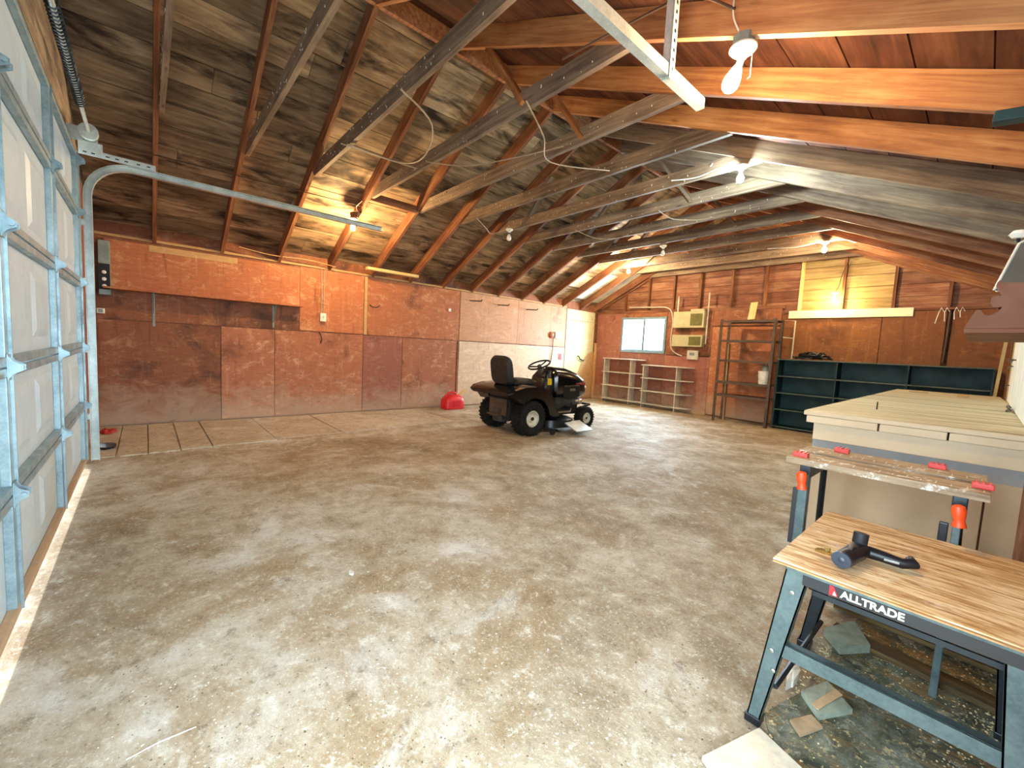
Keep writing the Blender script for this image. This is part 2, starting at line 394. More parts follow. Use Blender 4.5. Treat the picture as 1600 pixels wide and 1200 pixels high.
for i, y in enumerate(RAFT):
    for s in (-1, 1):
        xe = XL - .02 if s < 0 else XR
        z0 = zr(xe)
        bm = B(); prism(bm, [(RX, RZ), (xe, z0), (xe, z0 + H), (RX, RZ + H)], 0, .04)
        # rotate into local X along rafter so that grain follows
        ang = math.atan2(RZ - z0, RX - xe) if s < 0 else math.atan2(z0 - RZ, xe - RX)
        c = Vector(((RX + xe) / 2, y + .02, (RZ + z0 + H) / 2))
        Mi = Matrix.Rotation(ang, 4, 'Y')
        for v in bm.verts: v.co = Mi @ (Vector((v.co.x, v.co.y + y, v.co.z)) - c)
        o = obj('rafter', bm, (M_raftr if (s > 0 and i < 6) else M_tie if (s > 0 and i < 9) else M_raft), ceil, recenter=False); o.location = c; o.rotation_euler = (0, -ang, 0)
    zt = 3.15 if i < 3 else 3.10
    if i == 0: zt = 3.25
    hl = (RZ - zt) / SLL; ht = (RZ + H - (zt + .14)) / SLL; hlr = (RZ - zt) / SLR; htr = (RZ + H - (zt + .14)) / SLR
    bm = B(); yy = y + .042
    prism(bm, [(RX - hl, zt), (RX + hlr, zt), (RX + htr, zt + .14), (RX - ht, zt + .14)], yy, yy + .04)
    obj('collar_tie', bm, M_tie, ceil)
    # short diagonal web on some frames
for y0, y1, xa, xb in ((7.86, 8.46, -6.95, -6.0), (8.54, 9.06, -7.0, -5.75), (7.16, 7.78, -6.6, -6.2)):
    for q in range(4):
        x = xa + (xb - xa) * (q + .5) / 4
        beam('patch_board', (x, y0, zr(x) + H - .006), (x, y1, zr(x) + H - .006), abs(xb - xa) / 4 * sl - .006, .012, plain('d3cdb4', .7, var=.15, scale=3), ceil, up=Vector((-SLL, 0, 1)).normalized())
box('ridge_board', (RX - .02, YF, RZ + .0), (RX + .02, YB, RZ + H), M_raft, ceil)
# blocking and web pieces seen between the rafters
def on_left(x, y, dz=0): return Vector((x, y, zr(x) + dz))
beam('blocking', on_left(-5.57, 2.26, .02), on_left(-5.57, 2.94, .02), .04, .10, M_raft, ceil, up=(0, 0, 1))
for k in (6, 8, 9, 10, 11):
    y = RAFT[k] + .055
    beam('web_brace', (-4.9, y, 3.12), (-4.35 + .1 * (k % 2), y, 3.70), .035, .085, M_tie, ceil, up=(0, 1, 0))
for k in (3, 4, 7, 9):
    y = RAFT[k] + .055
    beam('web_brace', (-2.6, y, 3.14), (-3.1, y, 3.80), .035, .085, M_raftr if k < 6 else M_tie, ceil, up=(0, 1, 0))
for k in range(len(RAFT) - 1):   # light strip of sheathing blocking at the plate
    pass

# left wall
wl = tag(box('wall_left', (XL - .12, YF, -.1), (XL - .013, YB + .1, ZL + .2), M_red2, rc=False), kind='structure')
def pl_left(y0, y1, z0, z1, mat, t=.0, g=.004, name='plywood_panel'):
    bm = B(); abox(bm, (XL - .012, y0 + g, z0 + g), (XL + t, y1 - g, z1 - g), bev=.002); return obj(name, bm, mat, wl)
for a in [(-.44, .80, .02, 1.335, M_red2), (.80, 1.47, .02, 1.335, M_red, .003), (1.47, 2.82, .02, 1.335, M_red), (2.82, 3.55, .02, 1.33, M_mauve, .002), (3.55, 4.74, .02, 1.33, M_red, .004),
          (4.79, 7.98, .02, 1.335, M_cream, .004), (-.44, 1.81, 1.335, 1.70, M_red2), (1.81, 2.82, 1.345, 2.33, M_orange, .003),
          (2.88, 4.78, 1.34, 2.33, M_orange, .0), (4.78, 6.35, 1.345, 2.33, M_pinkish, .006), (6.35, 7.42, 1.345, 2.33, M_pinkish, .004), (7.42, 7.98, 1.345, 2.33, M_pinkish, .002)]:
    pl_left(*a)
pl_left(-.36, 1.81, 1.72, 2.30, M_orange, .022)
pl_left(.05, 1.0, 2.21, 2.30, M_tan, .026, name='top_patch')
pl_left(2.82, 2.88, 1.34, 2.33, M_tan, .008, name='batten')
pl_left(4.74, 4.79, .02, 1.33, M_raft, .012, name='batten')
pl_left(-.44, 7.98, ZL - .0, ZL + .04, M_tan, .012, name='wall_plate')
# painted door in the left wall, far end
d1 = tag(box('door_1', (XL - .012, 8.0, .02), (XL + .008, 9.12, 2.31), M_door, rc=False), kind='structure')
bm = B()      # thin tan piece over the lower part, with a rounded edge
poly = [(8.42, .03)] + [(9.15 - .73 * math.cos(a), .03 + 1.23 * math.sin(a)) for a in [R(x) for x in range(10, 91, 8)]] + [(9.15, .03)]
prism(bm, [(p[0], p[1]) for p in poly], XL + .008, XL + .012, 'x'); obj('tan_piece', bm, M_tan, d1)
bm = B(); tube(bm, [(XL + .01, 8.50, 1.14), (XL + .06, 8.50, 1.12), (XL + .06, 8.54, 1.06), (XL + .05, 8.70, 1.02), (XL + .05, 8.72, 1.03)], .014); obj('door_handle', bm, M_blackm, d1, smooth=True)

# back wall with window opening
YW = YB
wb = tag(bpy.data.objects.new('wall_back', None), kind='structure'); COL.objects.link(wb)
WX0, WX1, WZ0, WZ1 = -6.27, -5.10, 1.33, 2.14
Yb0, Yb1 = YW + .11, YW + .16
def back_outer(x0, x1, z0, z1):
    box('wall_sheathing', (x0, Yb0, z0), (x1, Yb1, z1), M_gable, wb)
back_outer(XL - .1, WX0, -.1, 2.4); back_outer(WX1, XR + .1, -.1, 2.4); back_outer(WX0, WX1, -.1, WZ0); back_outer(WX0, WX1, WZ1, 2.4)
bm = B(); prism(bm, [(XL - .2, 2.3), (XR + .2, 2.3), (RX, RZ + .35)], YW + .14, YW + .17); obj('wall_sheathing', bm, M_gable, wb)
def pl_back(x0, x1, z0, z1, mat, t=0, g=.004, name='plywood_panel'):
    bm = B(); abox(bm, (x0 + g, YW - t, z0 + g), (x1 - g, YW + .012, z1 - g), bev=.002); return obj(name, bm, mat, wb)
for a in [(XL + .02, WX0 - .03, .02, 2.28, M_mauve), (WX0 - .03, WX1 + .03, .02, WZ0 - .03, M_mauve), (WX1 + .03, -4.01, .02, 1.27, M_mauve), (WX1 + .03, -4.01, 1.28, 2.28, M_red2),
          (WX0 - .03, WX1 + .03, WZ1 + .03, 2.28, M_red2), (-4.01, -2.72, .02, 1.93, M_orange, .004), (-4.01, -2.72, 1.94, 2.27, M_red2, .012),
          (-2.72, -1.25, .02, 2.16, M_yell), (-1.25, -.50, .02, 2.16, M_yell, .002), (-.44, XR, .02, 2.16, M_yell, .0)]:
    pl_back(*a)
box('top_plate', (XL, YW - .01, 2.27), (-2.7, YW + .11, 2.325), M_stud, wb); box('top_plate', (-2.7, YW - .01, 2.165), (XR, YW + .11, 2.20), M_stud, wb)
k = 0
while True:     # gable boards, row by row
    z0 = 2.20 + k * .2; z1 = z0 + .192
    if z0 > 3.9: break
    xa = max(XL - .1, RX - (RZ + .2 - z0) / .5); xb = min(XR + .1, RX + (RZ + .2 - z0) / SLR)
    xs = sorted([xa, xb] + [x for x in (-5.03 + .6 * (k % 2), -2.46, -1.16) if xa < x < xb])
    for x0, x1 in zip(xs, xs[1:]):
        box('gable_board', (x0 + .002, YW + .095, z0), (x1 - .002, YW + .112 + rnd.uniform(0, .004), z1), M_gabley if -2.5 < x0 < -1.2 else M_gable, wb)
    k += 1
for i, x in enumerate([-6.27, -5.62, -4.98, -4.36, -3.70, -3.06, -2.46, -1.82, -1.14, -.50]):
    zb = 2.325 if x < -2.7 else 2.20
    beam('stud', (x, YW + .055, zb), (x, YW + .055, zr(x) + .02), .04, .08, M_pale if x in (-2.46,) else M_stud, wb, up=(0, 1, 0))
beam('gable_rafter_trim', (XL + .05, YW + .03, zr(XL + .05) + .06), (RX, YW + .03, RZ + .06), .04, .12, M_raft, wb); beam('gable_rafter_trim', (RX, YW + .03, RZ + .06), (XR, YW + .03, zr(XR) + .06), .04, .12, M_raft, wb)
tag(box('baseboard_back', (XL + .02, YW - .05, 0), (-4.0, YW - .004, .09), M_tan, None), kind='structure')
tag(beam('trim_1', (XL + .045, YW - .04, .02), (XL + .045, YW - .04, 1.5), .05, .06, M_tan, None, up=(0, 1, 0)), kind='structure')

w1 = tag(bpy.data.objects.new('window_1', None), kind='structure'); COL.objects.link(w1)
def wf(x0, x1, z0, z1, y0=YW - .03, y1=YW + .10, mat=None, name='window_frame'): return box(name, (x0, y0, z0), (x1, y1, z1), mat or plain('7f929a', .5), w1, bev=.003)
wf(WX0 - .03, WX0 + .03, WZ0 - .03, WZ1 + .03); wf(WX1 - .03, WX1 + .03, WZ0 - .03, WZ1 + .03); wf(WX0 + .03, WX1 - .03, WZ0 - .03, WZ0 + .03); wf(WX0 + .03, WX1 - .03, WZ1 - .03, WZ1 + .03)
wf(-5.70, -5.64, WZ0 + .03, WZ1 - .03, YW + .0, name='mullion')
wf(WX0 + .03, -5.70, WZ0 + .03, WZ0 + .055, YW + .05, name='sash_rail'); wf(-5.64, WX1 - .03, WZ0 + .03, WZ0 + .055, YW + .03, name='sash_rail')
for x0, x1, y in ((WX0 + .03, -5.70, .07), (-5.64, WX1 - .03, .05)): box('window_pane', (x0, YW + y, WZ0 + .05), (x1, YW + y + .004, WZ1 - .03), M_glass, w1)

# right wall: sheathing and studs
wr = tag(bpy.data.objects.new('wall_right', None), kind='structure'); COL.objects.link(wr)
for lo, hi in (((XR, YF, -.1), (XR + .1, -.30, 2.5)), ((XR, -.30, 2.06), (XR + .1, .95, 2.5)), ((XR, .95, -.1), (XR + .1, YB + .1, 2.5))):   # unseen gap added to let the side fill lamp in
    box('wall_section', lo, hi, M_stud, wr)
for y in (3.0, 3.65, 4.3, 5.0, 5.65, 6.3, 7.2, 7.7, 8.3):
    beam('stud', (XR - .045, y, 0), (XR - .045, y, 2.2), .04, .085, M_pale if y == 7.2 else M_raft, wr, up=(1, 0, 0))

# front wall round the garage door and an unseen doorway opened for the fill lamp
GX0, GX1, GZ = -5.24, -1.16, 2.70
wf_ = tag(bpy.data.objects.new('wall_front', None), kind='structure'); COL.objects.link(wf_)
for a in [(XL - .1, GX0, -.1, 2.7), (GX1, -.98, -.1, 2.7), (-.98, .08, 2.08, 2.7), (.08, XR + .1, -.1, 2.7)]:
    box('wall_section', (a[0], YF - .12, a[2]), (a[1], YF - .02, a[3]), M_red2, wf_)
k = 0
while GZ + k * .2 < 4.2:
    z0 = GZ + k * .2; xa = max(XL - .1, RX - (RZ + .3 - z0) / .5); xb = min(XR + .1, RX + (RZ + .3 - z0) / .5)
    if xb > xa: box('header_board', (xa, YF - .12, z0), (xb, YF - .02, z0 + .197), M_deck, wf_)
    k += 1
box('door_jamb', (GX0 - .04, YF - .02, 0), (GX0 + .02, YF + .02, GZ), M_tan, wf_)

# ------------------------------------------------------------------ sectional garage door
gd = tag(bpy.data.objects.new('door_2', None), kind='structure'); COL.objects.link(gd)
ZS = [.035, .54, 1.05, 1.60, 2.19, 2.66]; YD = -.40
XS = [-5.17, -3.83, -2.53, -1.22]
for k in range(5):
    z0, z1 = ZS[k] + .003, ZS[k + 1] - .003
    box('door_section', (GX0 + .03, YD - .045, z0), (GX1 - .03, YD - .035, z1), M_panel, gd)
    # the pressed pattern of each section: a bordered raised field, two per bay
    for b in range(3):
        for hh in range(2):
            xw = (XS[b + 1] - XS[b]) / 2; x0 = XS[b] + hh * xw + .11; x1 = XS[b] + (hh + 1) * xw - .07
            bm = B(); za, zb = z0 + .10, z1 - .10
            o1 = [(x0, za), (x1, za), (x1, zb), (x0, zb)]; i1 = [(x0 + .045, za + .045), (x1 - .045, za + .045), (x1 - .045, zb - .045), (x0 + .045, zb - .045)]
            A = [bm.verts.new((p[0], YD - .036, p[1])) for p in o1]; I = [bm.verts.new((p[0], YD - .024, p[1])) for p in i1]
            for q in range(4): bm.faces.new((A[q], A[(q + 1) % 4], I[(q + 1) % 4], I[q]))
            bm.faces.new(I); obj('pressed_panel', bm, M_panel, gd)
    for j, x in enumerate(XS):
        w = .10 if j in (0, 3) else .06
        bm = B(); abox(bm, (x - w / 2, YD - .036, z0), (x + w / 2, YD - .006, z1), bev=.003)
        abox(bm, (x - w / 2, YD - .006, z0 + .004), (x - w / 2 + .008, YD + .004, z1 - .004))
        obj('stile', bm, M_galv, gd)
for k in range(6):
    z = ZS[k]
    for dz in ((.018,) if k == 0 else (-.022,) if k == 5 else (-.022, .022)):
        bm = B(); abox(bm, (GX0 + .03, YD - .034, z + dz - .018), (GX1 - .03, YD - .004, z + dz + .018), bev=.004)
        obj('rail', bm, M_tan if k == 0 else M_galv, gd)
box('bottom_seal', (GX0 + .03, YD - .05, .028), (GX1 - .03, YD - .01, .034), M_cabled, gd)
def hinge(x, z, s=1.0):
    bm = B()
    prism(bm, [(z - .055 * s, YD - .002), (z + .055 * s, YD - .002), (z + .03 * s, YD + .012), (z + .012 * s, YD + .045 * s), (z - .012 * s, YD + .045 * s), (z - .03 * s, YD + .012)], 0, 1, 'x')
    for v in bm.verts:   # prism gave (d, z, y): swap into (x, y, z)
        d, a, b_ = v.co; v.co = (x - .03 * s + d * .004, b_, a)
    g2 = bmesh.ops.duplicate(bm, geom=bm.verts[:] + bm.edges[:] + bm.faces[:])['geom']
    for v in g2:
        if isinstance(v, bmesh.types.BMVert): v.co.x += .056 * s
    abox(bm, (x - .035 * s, YD - .004, z - .06 * s), (x + .035 * s, YD, z + .06 * s))
    tube(bm, [(x - .04 * s, YD + .03 * s, z), (x + .045 * s, YD + .03 * s, z)], .011 * s, 10)
    h = obj('hinge', bm, M_galv, gd)
    return h
for k in range(1, 5):
    for j, x in enumerate(XS): hinge(x, ZS[k], .85)
hinge(XS[0], ZS[5] - .05, 1)
# door tracks
def track(x, side, label, y_end):
    tr = thing('door_track', label, 'door track', (x, 0, 0))
    c = .028; zt = 2.66; Rr = .30; y0 = -.355
    path = [(0, y0, .02), (0, y0, zt - Rr)] + [(0, y0 + Rr - Rr * math.cos(R(a)), zt - Rr + Rr * math.sin(R(a))) for a in range(10, 90, 10)] + [(0, y0 + Rr, zt), (0, y_end, zt)]
    bm = B(); prof = [(-c, -c * .6), (-c, c), (c, c), (c, -c * .6), (c - .004, -c * .6), (c - .004, c - .004), (-c + .004, c - .004), (-c + .004, -c * .6)]
    rings = []
    for i, p in enumerate(path):
        p = Vector(p); t = (Vector(path[min(i + 1, len(path) - 1)]) - Vector(path[max(i - 1, 0)])).normalized()
        n = Vector((1, 0, 0)).cross(t) * -1
        # u across the track in its plane, v sideways (open side towards the door leaf)
        rings.append([bm.verts.new(p + n * u + Vector((1, 0, 0)) * (-v * side)) for u, v in prof])
    for A, Q in zip(rings, rings[1:]):
        for k in range(8): bm.faces.new((A[k], A[(k + 1) % 8], Q[(k + 1) % 8], Q[k]))
    bm.faces.new(rings[0]); bm.faces.new(rings[-1][::-1])
    obj('track_rail', bm, M_galvw, tr)
    for z in (.4, 1.0, 1.6, 2.1):
        bm = B(); abox(bm, (-.045, YF - .0 + .02, z), (.01, y0 - .02, z + .05)); obj('track_bracket', bm, M_galvw, tr)
    return tr
trl = track(-5.27, 1, 'white steel overhead track curving from the garage door along the left wall', 2.30)
bm = B(); abox(bm, (.032, -.40, 2.685), (.037, .10, 2.735)); abox(bm, (.032, -.40, 2.735), (.037, -.25, 2.80))
o = obj('header_angle', bm, M_galvw, trl)
for y in (-.36, -.31, -.22, -.16, -.1, -.02, .05):
    bm = B(); abox(bm, (.0372, y - .012, 2.704), (.0378, y + .012, 2.714)); obj('slot', bm, M_black, trl)
trr = track(-1.23, -1, 'pale steel overhead track ending beside the big bright bulb', 2.40)
bm = B(); abox(bm, (.028, 2.0, 2.62), (.034, 2.045, 3.35)); abox(bm, (-.01, 2.0, 2.62), (.03, 2.004, 3.35)); o = obj('hanger_strap', bm, M_galvw, trr)
for q in range(14):
    bm = B(); abox(bm, (.0342, 2.016, 2.66 + q * .045), (.0352, 2.030, 2.678 + q * .045)); obj('slot', bm, M_black, trr)
# torsion shaft, spring and drum above the door
ts = thing('torsion_shaft', 'steel shaft with a cable drum above the garage door', 'garage door spring')
bm = B(); tube(bm, [(-5.36, -.33, 2.86), (-1.1, -.33, 2.86)], .0125, 10); obj('shaft', bm, M_galvw, ts, smooth=True)
bm = B(); lathe(bm, [(.02, -.03), (.062, -.03), (.062, -.02), (.048, -.015), (.048, .02), (.062, .024), (.062, .032), (.02, .032)], 24, 'x', (-5.18, -.33, 2.86)); obj('drum', bm, M_galvw, ts, smooth=True)
bm = B(); abox(bm, (-5.28, YF - .02, 2.80), (-5.275, -.28, 2.92)); obj('end_bracket', bm, M_galvw, ts)
bm = B()
pts = [(-4.6 + 1.3 * t / 240, -.33 + .028 * math.cos(t * .9), 2.86 + .028 * math.sin(t * .9)) for t in range(240)]
tube(bm, pts, .005, 5); obj('spring', bm, M_wbdark, ts)

# ------------------------------------------------------------------ lamps
def bulb_prof(s=1.0):
    return [(.001, -.112 * s), (.012 * s, -.110 * s), (.022 * s, -.104 * s), (.029 * s, -.092 * s), (.0315 * s, -.078 * s), (.029 * s, -.062 * s), (.022 * s, -.044 * s), (.0155 * s, -.03 * s), (.0135 * s, -.014 * s), (.0135 * s, 0)]
def lamp(loc, label, lit, tilt=(0, 0, 0), s=1.0, chain=True, box_=False, r0=.057, stretch=1.0):
    t = thing('ceiling_lamp', label, 'light bulb', loc, group='bare bulbs in porcelain lampholders')
    if box_:
        bm = B(); lathe(bm, [(.052, 0), (.052, .045)], 8, 'z', (0, 0, 0)); obj('outlet_box', bm, M_greybox, t)
    bm = B(); lathe(bm, [(r0 * .9, 0), (r0, -.006), (r0, -.014), (r0 * .8, -.028), (.026, -.036), (.021, -.052), (.019, -.054)], 28, 'z'); obj('lampholder', bm, M_porc, t, smooth=True)
    M = Matrix.Rotation(tilt[0], 3, 'X') @ Matrix.Rotation(tilt[1], 3, 'Y')
    if lit: mat = lit
    else: mat = M_porc
    bm = B(); pr = [(a, b * stretch) for a, b in bulb_prof(s)]; lathe(bm, pr[:-2], 20, 'z', (0, 0, -.052), M=M); obj('bulb', bm, mat, t, smooth=True)
    bm = B(); lathe(bm, pr[-3:-1] + [(.0145, 0)], 16, 'z', (0, 0, -.050), M=M); obj('bulb_cap', bm, M_porc if lit else M_silver, t, smooth=True)
    if chain:
        bm = B(); tube(bm, [(.045, 0, -.03), (.046, .0, -.10), (.045, 0, -.16), (.032, 0, -.165)], .0022, 6); obj('pull_chain', bm, M_cloth, t)
    return t
def em(col, P, s=1.0):
    # strength from a rough bulb area so that P is about radiant watts
    A = 4 * math.pi * (.029 * s) ** 2 * 1.05
    return emit('lit_bulb', col, P / (A * math.pi))
WARM = (1, .76, .44)
lamp((-.95, 2.243, 2.765), 'large warm bulb in a porcelain holder nearest the camera, glaring white', em(WARM, BULB_WARM * .115, 1.25), (R(0), R(24), 0), 1.25, True, True, .062, 1.1)
lamp((-5.87, 2.15, 2.88), 'lit warm bulb low on the left roof slope beside the long steel track', em((1, .66, .30), BULB_WARM * .19), chain=False)
lamp((-1.75, 4.33, 3.09), 'bluish white lit bulb under the ties, behind the big warm bulb', em((.70, .95, 1), BULB_COOL * .6), chain=False)
lamp((-1.82, 7.78, 3.09), 'lit warm bulb under the ties near the gable peak', em(WARM, BULB_WARM * .17), chain=False)
lamp((-5.16, 7.64, 3.09), 'lit warm bulb above the window at the far left corner', em(WARM, BULB_WARM * .26), chain=False)
lamp((-1.90, 9.08, 2.50), 'lit yellow bulb hanging low against the gable boards', em((1, .76, .30), BULB_WARM * .06), chain=False)
lamp((-5.14, 4.31, 3.09), 'unlit white spiral bulb hanging from a tie above the mower', None, chain=False, s=1.15)
lamp((-3.80, 6.58, 3.09), 'unlit white bulb under the middle ties, in front of the gable wall', None, chain=False, s=1.1)
# cord for the low gable bulb
# ------------------------------------------------------------------ cables
def cable(label, pts, r=.006, mat=None):
    P = [Vector(p) for p in pts]; out = []
    for i in range(len(P) - 1):   # Catmull-Rom
        p0, p1, p2, p3 = P[max(i - 1, 0)], P[i], P[i + 1], P[min(i + 2, len(P) - 1)]
        for k in range(6):
            t = k / 6; out.append(.5 * ((2 * p1) + (p2 - p0) * t + (2 * p0 - 5 * p1 + 4 * p2 - p3) * t * t + (3 * p1 - p0 - 3 * p2 + p3) * t ** 3))
    out.append(P[-1]); bm = B(); tube(bm, out, r, 6)
    return tag(obj('electric_cable', bm, mat or M_cable, None), label, 'cable', 'old wiring strung under the roof')
cable('thin wire running across the first two rafters on the left slope', [(-5.75, -.3, 2.98), (-5.75, .09, 2.99), (-5.74, .8, 3.0), (-5.73, 1.5, 3.01), (-5.72, 2.22, 3.02)], .006, M_cabled)
cable('pale cable sagging in a long loop below the near left tie', [(-3.1, 1.47, 3.12), (-3.2, 1.8, 3.02), (-3.7, 2.0, 2.98), (-4.2, 2.0, 3.08), (-4.35, 1.52, 3.14)], .007)
cable('pale cable stretched between the two nearest long ties', [(-4.38, 1.47, 3.14), (-4.3, 1.85, 3.11), (-4.2, 2.2, 3.08)], .006)
cable('pale cable drooping from the third tie to the fourth', [(-4.0, 2.2, 3.09), (-3.7, 2.5, 3.06), (-3.2, 2.75, 3.08), (-2.75, 2.9, 3.09)], .006)
cable('grey wire hanging down between the ties left of the big bulb', [(-2.5, 2.2, 3.10), (-2.6, 2.5, 2.98), (-2.85, 2.85, 2.96), (-2.75, 3.6, 3.09)], .006)
cable('cable crossing the far ties left of the bluish bulb', [(-2.45, 4.30, 3.12), (-2.2, 4.34, 3.10), (-1.95, 4.3, 3.11), (-1.8, 4.33, 3.095)], .007, M_cloth)
cable('cable looped from the unlit bulb above the mower', [(-5.14, 4.31, 3.10), (-5.3, 4.1, 3.0), (-5.2, 3.9, 3.02), (-5.1, 3.65, 3.09)], .006)
cable('cable dipping under the middle ties', [(-4.4, 5.0, 3.1), (-4.2, 5.3, 3.0), (-4.0, 5.6, 3.04), (-3.9, 5.7, 3.1)], .006)
cable('cable dipping under the ties before the gable peak', [(-3.0, 5.0, 3.1), (-2.9, 5.2, 3.02), (-2.7, 5.5, 3.04), (-2.6, 5.7, 3.1)], .006)
cable('frayed cable stretched over the tie near the peak bulb', [(-2.6, 7.76, 3.09), (-2.2, 7.77, 3.06), (-1.86, 7.78, 3.095), (-1.6, 7.79, 3.085), (-1.45, 7.8, 3.02)], .008, M_cloth)
cable('twisted brown wire at the low left bulb', [(-5.6, 2.17, 3.06), (-5.74, 2.14, 3.0), (-5.80, 2.19, 2.94), (-5.87, 2.15, 2.90)], .008, M_cabled)
cable('dark cable clipped to the rafter above the white track', [(-1.95, 2.0, 3.05), (-1.55, 2.1, 3.10), (-1.2, 2.13, 3.07), (-.98, 2.18, 2.92)], .008, M_cabled)
cable('thin wire feeding the big warm bulb from above', [(-.98, 2.17, 3.02), (-.985, 2.18, 2.9), (-.96, 2.2, 2.82)], .004, M_cloth)
cable('cable along the plate above the long wall shelf', [(-6.98, 1.0, 2.44), (-6.98, 1.4, 2.40), (-6.99, 1.9, 2.42), (-6.99, 2.3, 2.38)], .006, M_tan)
cable('cord hanging down the gable boards to the low yellow bulb', [(-1.76, 9.12, 3.05), (-1.84, 9.14, 2.8), (-1.86, 9.12, 2.62), (-1.9, 9.08, 2.51)], .006, M_cabled)
cable('grey conduit cable arching from above the window down to the small panel', [(-6.1, 9.18, 2.42), (-5.5, 9.18, 2.40), (-5.05, 9.18, 2.36), (-4.92, 9.18, 2.1), (-4.93, 9.18, 1.6), (-4.86, 9.18, 1.38), (-4.62, 9.17, 1.26)], .012, M_shelfw)

# ------------------------------------------------------------------ left wall things
sh = thing('wall_shelf', 'narrow orange board shelf on brackets high on the left wall', 'shelf', (XL, 0, 0))
bm = B(); abox(bm, (.022, -.36, 1.695), (.22, 1.82, 1.718), bev=.003); obj('shelf_board', bm, M_orange, sh)
for y in (.09, 1.45):
    bm = B(); abox(bm, (.002, y - .012, 1.36 if y > 1 else 1.28), (.007, y + .012, 1.69)); abox(bm, (.002, y - .012, 1.687), (.18, y + .012, 1.692)); tube(bm, [(.01, y, 1.44), (.16, y, 1.685)], .007, 6)
    obj('shelf_bracket', bm, M_greybox, sh)
eb = thing('electrical_panel', 'grey electrical panel with fuses beside the garage door', 'fuse box', (XL + .02, -.40, 0))
bm = B(); abox(bm, (0, -.0, 1.62), (.14, .10, 2.25), bev=.006); obj('cabinet', bm, M_greybox, eb)
bm = B(); abox(bm, (.14, .0, 1.68), (.145, .10, 1.98)); obj('fuse_plate', bm, M_blackm, eb)
for z in (1.72, 1.80, 1.88):
    bm = B(); lathe(bm, [(.02, 0), (.02, .015), (.012, .018)], 14, 'x', (.145, .05, z)); obj('fuse', bm, M_porc, eb, smooth=True)
def wallbox(name, label, cat, lo, hi, mat=M_white, sub=None):
    t = thing(name, label, cat, ((lo[0] + hi[0]) / 2, (lo[1] + hi[1]) / 2, lo[2]))
    L = t.location; bm = B(); abox(bm, [lo[i] - L[i] for i in range(3)], [hi[i] - L[i] for i in range(3)], bev=.004); obj('housing', bm, mat, t)
    if sub:
        for nm, a, b, mm in sub:
            bm = B(); abox(bm, [a[i] - L[i] for i in range(3)], [b[i] - L[i] for i in range(3)], bev=.001); obj(nm, bm, mm, t)
    return t
wallbox('power_outlet', 'small white outlet box below the grey electrical panel', 'outlet', (XL, -.43, 1.40), (XL + .05, -.36, 1.46), sub=[('socket', (XL + .05, -.415, 1.41), (XL + .053, -.375, 1.45), M_greybox)])
jb = wallbox('junction_box', 'white switch box hanging below two white cords on the left wall', 'switch box', (XL + .003, 2.10, 1.51), (XL + .06, 2.19, 1.64), sub=[('switch', (XL + .06, 2.135, 1.555), (XL + .066, 2.155, 1.60), M_shelfw)])
for dy in (-.022, .022):
    bm = B(); L = jb.location; tube(bm, [(XL + .012 - L[0], 2.145 + dy - L[1], 2.33 - L[2]), (XL + .014 - L[0], 2.145 + dy * .8 - L[1], 2.0 - L[2]), (XL + .012 - L[0], 2.145 + dy * .7 - L[1], 1.64 - L[2])], .007, 6); obj('cord', bm, M_cable, jb)
def hook(label, y, z, L=.30, dz=-.02, cat='hook'):
    bm = B(); tube(bm, [(XL, y, z), (XL + L, y + .05, z + dz), (XL + L + .02, y + .055, z + dz + .03)], .011, 7)
    return tag(obj('wall_hook', bm, M_blackm, None), label, cat, 'iron hooks high on the left wall')
hook('iron rod hook on the left wall, nearest of three below the rafters', 5.03, 2.17); hook('iron rod hook on the left wall, middle of three below the rafters', 5.75, 2.16); hook('iron rod hook on the left wall, farthest of three below the rafters', 6.6, 2.15)
bm = B(); tube(bm, [(XL + .005, 2.10, 1.33), (XL + .05, 2.11, 1.30), (XL + .05, 2.13, 1.22), (XL + .015, 2.12, 1.16)], .008, 6); tag(obj('wall_hook', bm, M_blackm), 'black bent hook on the seam below the white switch box', 'hook', 'small hooks on the left wall')
bm = B(); tube(bm, [(XL + .005, 2.92, 1.86), (XL + .06, 2.95, 1.82), (XL + .07, 3.02, 1.82), (XL + .05, 3.08, 1.86)], .008, 6); tag(obj('wall_hook', bm, M_blackm), 'black curled hook beside the pale batten strip', 'hook', 'small hooks on the left wall')
wallbox('wall_plate_cover', 'tiny white plate on the orange plywood left of the hooks', 'wall plate', (XL, 4.50, 1.90), (XL + .02, 4.56, 1.96))
ib = thing('intercom', 'white wall box with a brown round bell above the mower', 'doorbell box', (XL + .006, 7.5, 1.55))
bm = B(); abox(bm, (0, .05, 0), (.07, .27, .15), bev=.006); obj('housing', bm, M_white, ib)
bm = B(); lathe(bm, [(.075, 0), (.075, .03), (.05, .05), (.001, .055)], 20, 'x', (0, -.04, .07)); obj('bell', bm, plain('9a5a34', .5), ib, smooth=True)
bm = B(); abox(bm, (.07, .12, .05), (.073, .2, .1)); obj('button_plate', bm, M_greybox, ib)
bm = B(); tube(bm, [(.02, .02, 0), (.022, .02, -.25), (.02, -.02, -.6)], .009, 6); obj('cord', bm, M_cabled, ib)
bm = B(); abox(bm, (XL + .004, 7.72, .98), (XL + .007, 7.92, 1.22)); pp = tag(obj('paper_notice', bm, M_cloth), 'pale paper notice with a red square above the mower hood', 'notice')
bm = B(); abox(bm, (XL + .007, 7.75, 1.02), (XL + .0085, 7.88, 1.18)); o = obj('print', bm, plain('a8605c', .8), None); o.parent = pp; o.location = o.location - pp.location
pg = thing('peg_rail', 'row of small pegs across the pale painted door', 'peg rail', (XL + .008, 8.1, 2.02))
bm = B(); abox(bm, (0, 0, 0), (.012, .85, .035)); obj('rail', bm, M_door, pg)
